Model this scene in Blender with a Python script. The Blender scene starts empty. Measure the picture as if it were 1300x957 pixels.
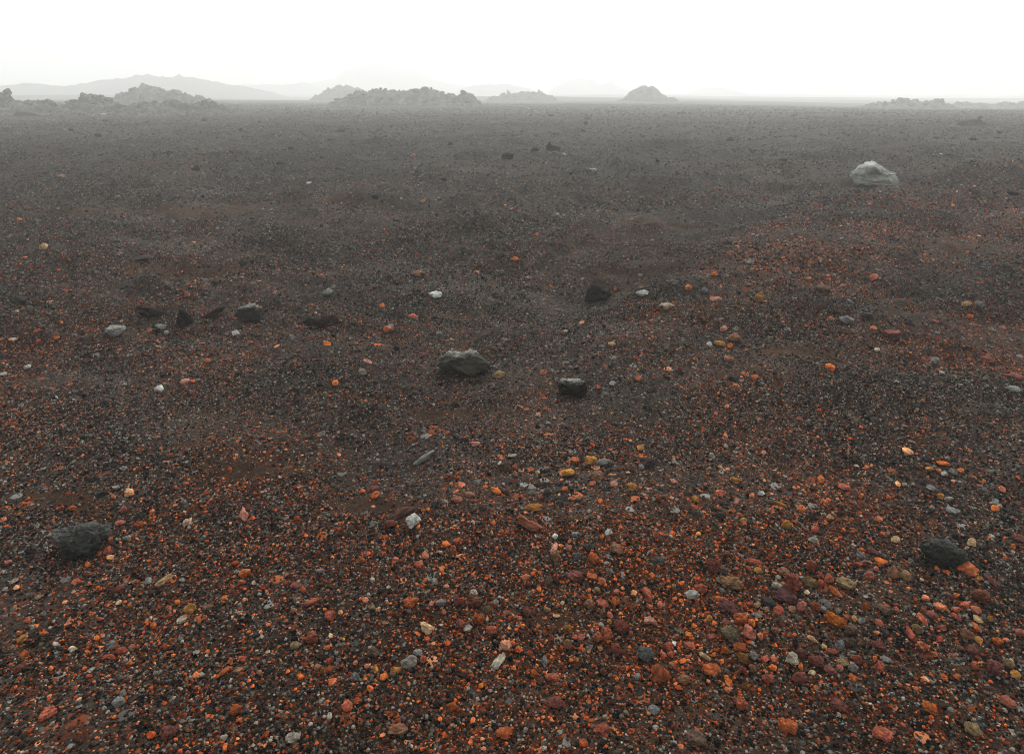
# Foggy volcanic plain: scoria gravel, loose lava stones, rubble outcrops and hills fading into the mist.
import bpy, math, numpy as np
from mathutils import Vector, Matrix, Euler

RNG = np.random.default_rng(11)
sc = bpy.context.scene
COL = sc.collection

# ---------------------------------------------------------------- camera model (photo pixels, 1300 x 957)
F = 867.0; CX, CY = 650.0, 434.0; H0 = 1.40; PITCH = math.atan((434 - 118) / F)
cp, sp = math.cos(PITCH), math.sin(PITCH)

def ray(px, py):
    u = (px - CX) / F; v = (CY - py) / F
    return np.array([u, cp + v * sp, -sp + v * cp])

def to_px(x, y, z):
    dz = z - H0
    ax = y * cp - dz * sp
    ax = np.where(ax < 0.05, 0.05, ax)
    up = y * sp + dz * cp
    return CX + F * x / ax, CY - F * up / ax

# ---------------------------------------------------------------- noise
def _h(ix, iy, iz, s):
    n = (ix.astype(np.int64) * 73856093) ^ (iy.astype(np.int64) * 19349663) ^ (iz.astype(np.int64) * 83492791) ^ (s * 2654435761)
    n = (n ^ (n >> 13)) * 1274126177
    n = n & 0x7fffffff
    n = (n ^ (n >> 15)) * 2246822519
    return ((n & 0xffffff) / float(0xffffff)) * 2 - 1

def noise(x, y, z=0.0, s=0):
    x = np.asarray(x, float); y = np.asarray(y, float); z = np.zeros_like(x) + z
    ix, iy, iz = np.floor(x), np.floor(y), np.floor(z)
    fx, fy, fz = x - ix, y - iy, z - iz
    fx, fy, fz = [f * f * f * (f * (f * 6 - 15) + 10) for f in (fx, fy, fz)]
    r = 0
    for a in (0, 1):
        wa = fx if a else 1 - fx
        for b in (0, 1):
            wb = fy if b else 1 - fy
            for c in (0, 1):
                wc = fz if c else 1 - fz
                r = r + wa * wb * wc * _h(ix + a, iy + b, iz + c, s)
    return r

def fbm(x, y, z=0.0, s=0, o=4, g=0.5):
    r = 0; a = 1.0; t = 0
    for i in range(o):
        r = r + a * noise(x * 2 ** i + 13.7 * i, y * 2 ** i - 7.1 * i, z * 2 ** i, s + i); t += a; a *= g
    return r / t

def cells(x, y, s=0):
    """distance to the closest feature point and that cell's random value"""
    ix, iy = np.floor(x), np.floor(y)
    best = np.full(x.shape, 9.0); val = np.zeros(x.shape); second = np.full(x.shape, 9.0)
    z0 = np.zeros_like(ix)
    for a in (-1, 0, 1):
        for b in (-1, 0, 1):
            qx = ix + a; qy = iy + b
            fx = qx + .5 + .45 * _h(qx, qy, z0, s); fy = qy + .5 + .45 * _h(qx, qy, z0, s + 1)
            d = np.hypot(x - fx, y - fy); v = _h(qx, qy, z0, s + 2)
            second = np.where(d < best, best, np.minimum(second, d))
            val = np.where(d < best, v, val); best = np.minimum(best, d)
    return best, second, val

def sstep(a, b, x):
    t = np.clip((x - a) / (b - a), 0, 1); return t * t * (3 - 2 * t)

# ---------------------------------------------------------------- terrain height
def flat_pt(px, py):
    r = ray(px, py); t = H0 / -r[2]; return r[0] * t, r[1] * t

BANK = np.array([flat_pt(*p) for p in [(420, 760), (600, 600), (690, 500), (765, 415), (850, 362), (900, 322), (960, 288), (1050, 264),
                                        (1135, 250), (1210, 230), (1290, 214), (1420, 200)]])
PITS = [(*flat_pt(px, py), r, d) for px, py, r, d in [
    (60, 258, .32, .045), (175, 262, .3, .035), (255, 352, .16, .03), (80, 352, .18, .03), (150, 372, .14, .025), (560, 338, .20, .04), (640, 342, .24, .045),
    (600, 300, .22, .03), (690, 300, .26, .03), (480, 292, .24, .03), (545, 262, .4, .04), (760, 262, .35, .05), (800, 300, .3, .035), (845, 305, .3, .035),
    (700, 318, .2, .03), (805, 346, .18, .035), (350, 305, .25, .03), (300, 285, .3, .035), (450, 262, .35, .03), (900, 262, .4, .04), (1000, 250, .4, .04),
    (640, 256, .35, .03), (455, 535, .09, .018), (330, 585, .12, .02), (270, 605, .14, .02), (540, 525, .1, .018),
    (1040, 305, .2, .03), (1120, 335, .2, .03), (1190, 300, .25, .035), (1230, 340, .2, .035), (1100, 372, .16, .03), (1040, 365, .15, .03), (1250, 275, .3, .04),
    (1185, 265, .3, .04), (985, 590, .08, .015), (1150, 480, .12, .02), (900, 440, .12, .02), (120, 465, .12, .02), (400, 480, .1, .016)]]

def bank_d(x, y):
    best = np.full(x.shape, 1e9); sgn = np.zeros(x.shape)
    for i in range(len(BANK) - 1):
        a, b = BANK[i], BANK[i + 1]; ab = b - a; L2 = ab @ ab
        t = np.clip(((x - a[0]) * ab[0] + (y - a[1]) * ab[1]) / L2, 0, 1)
        dx = x - a[0] - t * ab[0]; dy = y - a[1] - t * ab[1]; d = np.hypot(dx, dy)
        c = ab[0] * dy - ab[1] * dx
        sgn = np.where(d < best, np.sign(c), sgn); best = np.minimum(best, d)
    return best * -sgn            # positive on the camera's side / to the right of the bank line

def height(x, y):
    x = np.asarray(x, float); y = np.asarray(y, float)
    r = np.hypot(x, y)
    far = sstep(4, 14, r)
    z = 0.065 * fbm(x / 7.0, y / 3.6, 0, 5, 3) * far * (1 - sstep(60, 140, r))
    z = z + 0.085 * fbm(x / 1.9, y / .75, 0, 19, 3) * sstep(6, 11, r) * (1 - sstep(50, 110, r))
    z = z + 0.060 * fbm(x / 2.3, y / 1.1, 0, 9, 3) * sstep(2.5, 6, r) * (1 - sstep(40, 90, r))
    z = z + 0.105 * fbm(x / 0.8 + .3 * y, y / 0.5, 0, 15, 3) * (0.3 + .7 * sstep(2.5, 5, r)) * (1 - sstep(20, 45, r))
    z = z + 0.048 * fbm(x / 0.24 + .3 * y, y / 0.18, 0, 25, 3) * (0.35 + .65 * sstep(2.6, 5.0, r)) * (1 - sstep(14, 30, r))
    z = z + 0.075 * np.maximum(fbm(x / 0.75, y / 0.42, 0, 27, 3), -.1) * sstep(5, 9, r) * (1 - sstep(30, 60, r))
    # wind-combed low ridges
    rd = 1 - np.abs(noise(x / 1.7 + .35 * y, y / .45 + .2 * x, 0, 33))
    z = z + 0.10 * (rd ** 3) * sstep(3, 6, r) * (1 - sstep(30, 60, r)) * (0.5 + .5 * noise(x / 4, y / 4, 0, 35))
    near = (r < 40)
    d = np.where(near, bank_d(x, y), 0)
    up = sstep(-.35, .35, d) * (1 - .75 * sstep(.3, 3.5, d)); dn = np.exp(-((d + .55) / .5) ** 2)
    k = sstep(2.2, 4.2, r) * (1 - sstep(22, 38, r))
    z = z + np.where(near, k * (0.15 * up - 0.035 * dn) * (1 + .4 * sstep(8, 16, r)), 0)
    for (a, b, R, dd) in PITS:
        q = ((x - a) ** 2 + ((y - b) / 1.0) ** 2) / (R * R)
        m = q < 12
        z = z + np.where(m, -2.0 * dd * np.exp(-q) + 1.1 * dd * np.exp(-((np.sqrt(q) - 1.5) / .45) ** 2) * (.5 + .5 * noise(x * 4, y * 4, 0, 41)), 0)
    # the plain dips a little at the far right and swells at the far left
    ang = x / np.maximum(y, 1)
    z = z - 1.1 * sstep(.12, .7, ang) * sstep(45, 130, y) + .25 * sstep(-.2, -.6, ang) * sstep(40, 80, y)
    z = z + 0.8 * fbm(x / 60, y / 45, 0, 55, 2) * sstep(90, 220, r)
    return z

GRID = {}
def hgrid(x, y):
    """height read back from the ground sheet itself (bilinear), inside its finely divided front sector"""
    r = np.hypot(x, y); a = np.arctan2(x, y)
    fi = np.interp(r, GRID['r'], np.arange(len(GRID['r']))); i = np.clip(fi.astype(int), 0, len(GRID['r']) - 2); u = fi - i
    fj = np.interp(a, GRID['a'], np.arange(len(GRID['a']))); j = np.clip(fj.astype(int), 0, len(GRID['a']) - 2); v = fj - j
    Z = GRID['z']
    return (Z[i, j] * (1 - u) + Z[i + 1, j] * u) * (1 - v) + (Z[i, j + 1] * (1 - u) + Z[i + 1, j + 1] * u) * v

def at(px, py, lift=0.0):
    r = ray(px, py); x, y = flat_pt(px, py); z = 0
    for i in range(12):
        z = float(hgrid(x, y)) + lift
        t = (H0 - z) / -r[2]
        x, y = .5 * x + .5 * r[0] * t, .5 * y + .5 * r[1] * t
    return np.array([x, y, z])

# ---------------------------------------------------------------- redness of the gravel over the ground
def redness(x, y):
    x = np.asarray(x, float); y = np.asarray(y, float)
    px, py = to_px(x, y, np.zeros_like(x))
    base = np.interp(py, [120, 200, 250, 300, 380, 420, 520, 620, 760, 960], [0, .010, .03, .07, .16, .24, .22, .23, .25, .24])
    d = bank_d(x, y); r = np.hypot(x, y)
    right = sstep(-.15, .3, d) * (1 - sstep(14, 24, r)) * sstep(650, 820, px)
    base = np.maximum(base, .31 * right * np.interp(py, [200, 250, 310], [.30, .45, 1]) * (1 - .6 * sstep(7, 9, y) * (1 - sstep(1120, 1180, px))))
    # plain dark sand in front of the bank
    sand = sstep(-1.6, -.4, d) * (1 - sstep(-.3, 0, d)) * (px > 600)
    base = base * (1 - .5 * sand)
    base = base * (1 - .45 * np.exp(-(((px - 690) / 140) ** 2 + ((py - 440) / 55) ** 2)))
    base = base * (1 - .4 * np.exp(-(((px - 150) / 120) ** 2 + ((py - 530) / 60) ** 2)))
    n = fbm(x / .55, y / .5, 0, 71, 3); n2 = fbm(x / 2.6, y / 1.6, 0, 77, 2)
    spots = sstep(.25, .55, fbm(x / 1.6, y / 1.2, 0, 81, 2)) * .07 * (py < 330) * (py > 195)
    return np.clip(base * (1 + 1.25 * n + .5 * n2) + spots, 0, .85)

DRIFTS = [(*flat_pt(px, py), px, py, rx, ry) for px, py, rx, ry in [(150, 268, 260, 8), (400, 261, 170, 9), (810, 347, 75, 8), (850, 330, 60, 8), (860, 292, 80, 9), (1125, 234, 75, 6), (330, 592, 95, 20),
          (70, 632, 110, 15), (1230, 328, 90, 8), (560, 522, 70, 9), (600, 395, 80, 8), (470, 640, 60, 14), (1000, 470, 90, 10), (700, 780, 60, 14), (1150, 420, 80, 8), (230, 345, 90, 8)]]
def drift(x, y):
    """sheets of fine brown ash lying in the shallow hollows, as ellipses on the ground"""
    v = np.zeros(np.shape(x)); wob = .35 * fbm(x / .9, y / .5, 0, 141, 3)
    for gx, gy, px, py, rx, ry in DRIFTS:
        a = abs(flat_pt(px + rx, py)[0] - gx); b = (flat_pt(px, py - ry)[1] - flat_pt(px, py + ry)[1]) / 2
        v = np.maximum(v, 1 - sstep(.35, 1.15, np.sqrt(((x - gx) / a) ** 2 + ((y - gy) / b) ** 2) + wob))
    return v

def brown(x, y):
    """share of brown dust in the fine sand"""
    px, py = to_px(x, y, np.zeros_like(x))
    b = np.interp(py, [120, 180, 260, 330, 420, 560, 700, 960], [.12, .25, .45, .50, .60, .75, .9, .95])
    b = b + .35 * np.exp(-(((py - 268) / 14) ** 2)) * (px < 480)
    b = b + .35 * np.exp(-(((px - 800) / 120) ** 2 + ((py - 345) / 30) ** 2))
    return np.clip(b + .45 * fbm(x / 1.1, y / .7, 0, 91, 3) + .6 * drift(x, y), 0, 1)

# ---------------------------------------------------------------- materials
def nodes(m):
    m.use_nodes = True; nt = m.node_tree; nt.nodes.clear(); return nt, nt.nodes, nt.links

def math_node(N, L, op, a, b=None, clamp=False):
    n = N.new('ShaderNodeMath'); n.operation = op; n.use_clamp = clamp
    for i, v in enumerate((a, b)):
        if v is None: continue
        if isinstance(v, (int, float)): n.inputs[i].default_value = v
        else: L.new(v, n.inputs[i])
    return n.outputs[0]

def mixc(N, L, f, a, b, mode='MIX'):
    n = N.new('ShaderNodeMix'); n.data_type = 'RGBA'; n.blend_type = mode
    for i, v in ((0, f), (6, a), (7, b)):
        if isinstance(v, (int, float)): n.inputs[i].default_value = v
        elif isinstance(v, tuple): n.inputs[i].default_value = (*v, 1)
        else: L.new(v, n.inputs[i])
    return n.outputs[2]

def ramp(N, L, x, pts, interp='LINEAR'):
    n = N.new('ShaderNodeValToRGB'); L.new(x, n.inputs[0]); n.color_ramp.interpolation = interp
    e = n.color_ramp.elements
    while len(e) > 1: e.remove(e[0])
    e[0].position = pts[0][0]; e[0].color = (*pts[0][1], 1)
    for p, c in pts[1:]:
        k = e.new(p); k.color = (*c, 1)
    return n.outputs[0]

def stone_material(name, source, scale=6.0, bump=.35, pit=.5, pale_tone=None, pale_reach=0.0, rough=.72, zfac=.9):
    """lava / scoria: mottled, pitted with vesicles; source 'object' = object colour, 'gravel' = the grain's own colour"""
    m = bpy.data.materials.new(name); nt, N, L = nodes(m)
    out = N.new('ShaderNodeOutputMaterial'); bs = N.new('ShaderNodeBsdfPrincipled'); L.new(bs.outputs[0], out.inputs[0])
    tc = N.new('ShaderNodeTexCoord'); co = tc.outputs['Object' if source == 'gravel' else 'Generated']
    if source == 'gravel':
        at_ = N.new('ShaderNodeAttribute'); at_.attribute_type = 'INSTANCER'; at_.attribute_name = 'gcol'; col = at_.outputs['Color']
    elif source == 'object':
        oi = N.new('ShaderNodeObjectInfo'); col = oi.outputs['Color']
        add = N.new('ShaderNodeVectorMath'); add.operation = 'ADD'; L.new(co, add.inputs[0])
        cmb = N.new('ShaderNodeCombineXYZ'); L.new(math_node(N, L, 'MULTIPLY', oi.outputs['Random'], 31.0), cmb.inputs[0]); L.new(cmb.outputs[0], add.inputs[1]); co = add.outputs[0]
    else:
        rgb = N.new('ShaderNodeRGB'); rgb.outputs[0].default_value = (*source, 1); col = rgb.outputs[0]; co = tc.outputs['Object']
    n1 = N.new('ShaderNodeTexNoise'); n1.inputs['Scale'].default_value = scale * .5; n1.inputs['Detail'].default_value = 3 if source == 'gravel' else 6; n1.inputs['Roughness'].default_value = .65; L.new(co, n1.inputs['Vector'])
    v = ramp(N, L, n1.outputs[0], [(.30, (.34, .34, .34)), (.50, (.95, .95, .95)), (.70, (1.9, 1.8, 1.7))])
    c = mixc(N, L, 1.0, col, v, 'MULTIPLY')
    if source != 'gravel':
        vo = N.new('ShaderNodeTexVoronoi'); vo.inputs['Scale'].default_value = scale * 2.2; L.new(co, vo.inputs['Vector'])
        pits = ramp(N, L, vo.outputs['Distance'], [(.05, (0, 0, 0)), (.20, (1, 1, 1))])
        c = mixc(N, L, math_node(N, L, 'MULTIPLY', math_node(N, L, 'SUBTRACT', 1.0, pits), pit * .5), c, (.02, .014, .012))
        n2 = N.new('ShaderNodeTexNoise'); n2.inputs['Scale'].default_value = scale * 3.0; n2.inputs['Detail'].default_value = 6; n2.inputs['Roughness'].default_value = .75; L.new(co, n2.inputs['Vector'])
        if pale_tone:                                              # second, paler colour in noisy patches, more of it towards the top
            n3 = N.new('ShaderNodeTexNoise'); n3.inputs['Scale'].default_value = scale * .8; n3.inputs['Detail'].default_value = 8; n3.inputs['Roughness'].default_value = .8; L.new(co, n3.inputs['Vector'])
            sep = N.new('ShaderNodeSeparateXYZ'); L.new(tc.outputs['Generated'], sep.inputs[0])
            q = math_node(N, L, 'ADD', n3.outputs[0], math_node(N, L, 'MULTIPLY', math_node(N, L, 'SUBTRACT', sep.outputs[2], 1 - pale_reach), zfac))
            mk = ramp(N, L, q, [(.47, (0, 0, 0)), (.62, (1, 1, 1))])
            c = mixc(N, L, mk, c, mixc(N, L, 1.0, pale_tone, ramp(N, L, n2.outputs[0], [(.3, (.45, .45, .45)), (.7, (1.35, 1.35, 1.35))]), 'MULTIPLY'))
        hgt = math_node(N, L, 'ADD', math_node(N, L, 'MULTIPLY', pits, pit), n2.outputs[0])
        b = N.new('ShaderNodeBump'); b.inputs['Strength'].default_value = bump * 1.6; b.inputs['Distance'].default_value = .012 if source == 'object' else .08
        L.new(hgt, b.inputs['Height']); L.new(b.outputs[0], bs.inputs['Normal'])
    L.new(c, bs.inputs['Base Color']); bs.inputs['Roughness'].default_value = rough
    bs.inputs['Specular IOR Level'].default_value = .03 if source == 'gravel' else .06
    return m

def ground_material():
    m = bpy.data.materials.new('scoria_sand'); nt, N, L = nodes(m)
    out = N.new('ShaderNodeOutputMaterial'); bs = N.new('ShaderNodeBsdfPrincipled'); L.new(bs.outputs[0], out.inputs[0])
    tc = N.new('ShaderNodeTexCoord'); co = tc.outputs['Object']
    a_red = N.new('ShaderNodeAttribute'); a_red.attribute_name = 'redness'; a_br = N.new('ShaderNodeAttribute'); a_br.attribute_name = 'brown'; a_dr = N.new('ShaderNodeAttribute'); a_dr.attribute_name = 'drift'
    # dust between the grains
    n0 = N.new('ShaderNodeTexNoise'); n0.inputs['Scale'].default_value = 3.0; n0.inputs['Detail'].default_value = 8; n0.inputs['Roughness'].default_value = .7; L.new(co, n0.inputs[0])
    dust = mixc(N, L, a_br.outputs['Fac'], (.0300, .0272, .0248), (.030, .0168, .0098))
    dust = mixc(N, L, 1.0, dust, ramp(N, L, n0.outputs[0], [(.3, (.65, .65, .65)), (.7, (1.4, 1.4, 1.4))]), 'MULTIPLY')
    # three sizes of grain, each grain its own colour
    c = dust; hs = None
    for k, (s, cover, hgt) in enumerate(((150, .80, .5), (62, .45, .9), (24, .16, 1.6))):
        vo = N.new('ShaderNodeTexVoronoi'); vo.inputs['Scale'].default_value = s; L.new(co, vo.inputs['Vector'])
        sep = N.new('ShaderNodeSeparateColor'); L.new(vo.outputs['Color'], sep.inputs[0])
        dark = ramp(N, L, sep.outputs[0], [(0, (.003, .003, .003)), (.35, (.008, .0077, .0072)), (.6, (.018, .0170, .0155)), (.85, (.060, .058, .053)), (1, (.16, .157, .145))])
        red = ramp(N, L, sep.outputs[0], [(0, (.03, .011, .007)), (.3, (.07, .021, .011)), (.6, (.15, .042, .018)), (.85, (.30, .09, .035)), (1, (.44, .2, .10))])
        isred = math_node(N, L, 'LESS_THAN', sep.outputs[1], math_node(N, L, 'MULTIPLY', a_red.outputs['Fac'], 1.0))
        g = mixc(N, L, isred, dark, red)
        on = math_node(N, L, 'MULTIPLY', math_node(N, L, 'LESS_THAN', sep.outputs[2], math_node(N, L, 'MULTIPLY', cover, math_node(N, L, 'SUBTRACT', 1.0, math_node(N, L, 'MULTIPLY', a_dr.outputs['Fac'], .75)))), math_node(N, L, 'LESS_THAN', vo.outputs['Distance'], .48))
        c = mixc(N, L, on, c, g)
        bump = math_node(N, L, 'MULTIPLY', math_node(N, L, 'MULTIPLY', on, math_node(N, L, 'SUBTRACT', .6, vo.outputs['Distance'])), hgt)
        hs = bump if hs is None else math_node(N, L, 'ADD', hs, bump)
    n3 = N.new('ShaderNodeTexNoise'); n3.inputs['Scale'].default_value = 9; n3.inputs['Detail'].default_value = 6; n3.inputs['Roughness'].default_value = .7; L.new(co, n3.inputs[0])
    hs = math_node(N, L, 'ADD', hs, math_node(N, L, 'MULTIPLY', n3.outputs[0], 2.2))
    # far away: patches of darker and paler cinder
    n4 = N.new('ShaderNodeTexNoise'); n4.inputs['Scale'].default_value = .35; n4.inputs['Detail'].default_value = 9; n4.inputs['Roughness'].default_value = .72; L.new(co, n4.inputs[0])
    c = mixc(N, L, 1.0, c, ramp(N, L, n4.outputs[0], [(.32, (.5, .5, .52)), (.5, (1, 1, 1)), (.68, (1.7, 1.65, 1.6))]), 'MULTIPLY')
    b = N.new('ShaderNodeBump'); b.inputs['Strength'].default_value = .9; b.inputs['Distance'].default_value = .010; L.new(hs, b.inputs['Height']); L.new(b.outputs[0], bs.inputs['Normal'])
    L.new(c, bs.inputs['Base Color']); bs.inputs['Roughness'].default_value = .85; bs.inputs['Specular IOR Level'].default_value = .03
    return m

M_STONE = stone_material('scoria_stone', 'object', scale=6, bump=.5, pit=.6)
M_CRAG = stone_material('craggy_lava', 'object', scale=9, bump=.65, pit=.9, rough=.8, pale_tone=(.11, .113, .103), pale_reach=.50, zfac=.40)
M_ROUGH = stone_material('rough_scoria', 'object', scale=8, bump=.7, pit=.8, rough=.75)
M_PALETOP = stone_material('pale_topped_lava', 'object', scale=5, bump=.7, pit=.5, pale_tone=(.30, .30, .27), pale_reach=.22, zfac=.8)
M_PALE = stone_material('pale_lava', 'object', scale=7, bump=.8, pit=.6, pale_tone=(.50, .53, .50), pale_reach=.20)
M_GRAVEL = stone_material('scoria_grain', 'gravel', scale=2.2, rough=.6)
M_OUT = stone_material('outcrop_lava', (.006, .007, .0055), scale=1.5, bump=1.1, pit=.9, pale_tone=(.15, .145, .115), pale_reach=.50, rough=.95, zfac=.12)
M_HILL = stone_material('hill_slope', (.028, .032, .028), scale=.10, bump=1.0, pit=.2, rough=.95)
M_SCRUB = stone_material('mossy_heap', (.008, .011, .007), scale=4, bump=1.0, pit=.5, pale_tone=(.20, .195, .17), pale_reach=.10, rough=.9)
M_GROUND = ground_material()

# ---------------------------------------------------------------- mesh helpers
def mesh_from(name, V, Fc, mat, smooth=True):
    me = bpy.data.meshes.new(name)
    V = np.asarray(V, np.float32); Fc = np.asarray(Fc, np.int32); k = Fc.shape[1]
    me.vertices.add(len(V)); me.vertices.foreach_set('co', V.ravel())
    me.loops.add(Fc.size); me.loops.foreach_set('vertex_index', Fc.ravel())
    me.polygons.add(len(Fc)); me.polygons.foreach_set('loop_start', np.arange(0, Fc.size, k, dtype=np.int32))
    me.update(calc_edges=True); me.validate()
    me.polygons.foreach_set('use_smooth', np.full(len(me.polygons), smooth)); me.materials.append(mat)
    return me

def link(name, me, loc=(0, 0, 0), rot=(0, 0, 0), color=None, **props):
    o = bpy.data.objects.new(name, me); COL.objects.link(o); o.location = loc; o.rotation_euler = rot
    if color: o.color = (*color, 1)
    for k, v in props.items(): o[k] = v
    return o

_ico = {}
def ico(sub):
    if sub not in _ico:
        t = (1 + 5 ** .5) / 2
        V = np.array([(-1, t, 0), (1, t, 0), (-1, -t, 0), (1, -t, 0), (0, -1, t), (0, 1, t), (0, -1, -t), (0, 1, -t), (t, 0, -1), (t, 0, 1), (-t, 0, -1), (-t, 0, 1)], float)
        V /= np.linalg.norm(V, axis=1)[:, None]; V = [tuple(v) for v in V]
        Fc = [(0, 11, 5), (0, 5, 1), (0, 1, 7), (0, 7, 10), (0, 10, 11), (1, 5, 9), (5, 11, 4), (11, 10, 2), (10, 7, 6), (7, 1, 8), (3, 9, 4), (3, 4, 2), (3, 2, 6), (3, 6, 8), (3, 8, 9), (4, 9, 5), (2, 4, 11), (6, 2, 10), (8, 6, 7), (9, 8, 1)]
        for _ in range(sub):
            mid = {}; NF = []
            def md(a, b):
                k = (min(a, b), max(a, b))
                if k not in mid:
                    p = np.array(V[a]) + np.array(V[b]); p /= np.linalg.norm(p); V.append(tuple(p)); mid[k] = len(V) - 1
                return mid[k]
            for a, b, c in Fc:
                x, y, z = md(a, b), md(b, c), md(c, a); NF += [(a, x, z), (b, y, x), (c, z, y), (x, y, z)]
            Fc = NF
        _ico[sub] = (np.array(V), np.array(Fc))
    return _ico[sub]

def stone_verts(shape, seed, sub=3, rough=1.0):
    """unit stone (half extents about 1): b blocky, r rounded, l lumpy, s slab, w wedge, e elongated, c craggy"""
    V, Fc = ico(sub); rg = np.random.default_rng(seed); V = V.copy()
    npl, lo, hi = {'b': (11, .62, .86), 'r': (12, .70, .92), 'l': (8, .72, .95), 's': (10, .66, .9), 'w': (9, .55, .85), 'e': (10, .68, .9), 'c': (12, .66, .9)}[shape]
    P = rg.normal(size=(npl, 3)); P /= np.linalg.norm(P, axis=1)[:, None]; off = rg.uniform(lo, hi, npl)
    d = V @ P.T; rr = np.where(d > .05, off / np.maximum(d, .05), 9.0)
    k = 30.0 if shape in 'bsw' else 14.0
    r = -np.log(np.exp(-k * rr).sum(1) + math.exp(-k)) / k           # soft minimum of the cut planes
    q = V * 1.0 + seed * 3.17
    lump = {'b': .10, 'r': .10, 'l': .34, 's': .12, 'w': .12, 'e': .18, 'c': .30}[shape]
    r = r * (1 + lump * noise(q[:, 0] * 1.6, q[:, 1] * 1.6, q[:, 2] * 1.6, seed % 97) + .10 * rough * noise(q[:, 0] * 4, q[:, 1] * 4, q[:, 2] * 4, 3)
             + .05 * rough * noise(q[:, 0] * 9, q[:, 1] * 9, q[:, 2] * 9, 5))
    if shape == 'c':
        r = r * (1 - .20 * np.abs(noise(q[:, 0] * 5, q[:, 1] * 5, q[:, 2] * 5, 8)) + .07 * noise(q[:, 0] * 14, q[:, 1] * 14, q[:, 2] * 14, 9))
    V = V * r[:, None]
    if shape == 'w': V[:, 2] *= (0.75 + .35 * V[:, 0])
    lo_, hi_ = V.min(0), V.max(0); V = (V - (lo_ + hi_) / 2) / ((hi_ - lo_) / 2)
    return V, Fc

def poly_radius(poly, th):
    """distance from the middle to the outline, in direction th (outline normalised to +-1)"""
    P = np.array(poly, float); P = (P - (P.min(0) + P.max(0)) / 2) / ((P.max(0) - P.min(0)) / 2); P[:, 1] *= -1
    R = np.zeros_like(th); dx, dz = np.cos(th), np.sin(th)
    for i in range(len(P)):
        a = P[i]; e = P[(i + 1) % len(P)] - a
        den = dx * e[1] - dz * e[0]; den = np.where(np.abs(den) < 1e-9, 1e-9, den)
        t = (a[0] * e[1] - a[1] * e[0]) / den; u = (a[0] * dz - a[1] * dx) / den
        ok = (t > 0) & (u >= -1e-6) & (u <= 1 + 1e-6); R = np.where(ok, np.maximum(R, t), R)
    return np.where(R < .2, .2, R)

def outline_verts(poly, seed, sub=5, rough=1.0, craggy=False):
    """a solid whose front outline is poly (photo pixels), rounded in depth, faceted and broken up by noise"""
    V, Fc = ico(sub); rg = np.random.default_rng(seed)
    P = rg.normal(size=(15, 3)); P[:, 1] *= 1.5; P /= np.linalg.norm(P, axis=1)[:, None]; off = rg.uniform(.72, .96, 15)
    d = V @ P.T; rr = np.where(d > .05, off / np.maximum(d, .05), 9.0); r = -np.log(np.exp(-34 * rr).sum(1) + math.exp(-34)) / 34; r = r / r.max()
    th = np.arctan2(V[:, 2], V[:, 0]); R = poly_radius(poly, th); rho = np.hypot(V[:, 0], V[:, 2])
    face = np.sqrt(np.clip(rho, 0, 1))                       # fuller sides than a sphere
    q = V + seed * 1.3
    r = r * (1 + .13 * rough * noise(q[:, 0] * 3, q[:, 1] * 3, q[:, 2] * 3, 1) + .09 * rough * noise(q[:, 0] * 8, q[:, 1] * 8, q[:, 2] * 8, 2) + .022 * rough * noise(q[:, 0] * 18, q[:, 1] * 18, q[:, 2] * 18, 3))
    if craggy: r = r * (1 - .30 * np.abs(noise(q[:, 0] * 5, q[:, 1] * 4, q[:, 2] * 6, 4)) - .14 * np.abs(noise(q[:, 0] * 13, q[:, 1] * 10, q[:, 2] * 14, 5)) + .16)
    k = np.where(rho > 1e-6, face / np.maximum(rho, 1e-6), 1) * R * r
    W = np.stack([V[:, 0] * k, V[:, 1] * r * 1.05, V[:, 2] * k], 1)
    lo_, hi_ = W.min(0), W.max(0); W = (W - (lo_ + hi_) / 2) / ((hi_ - lo_) / 2)
    return W, Fc

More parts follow.
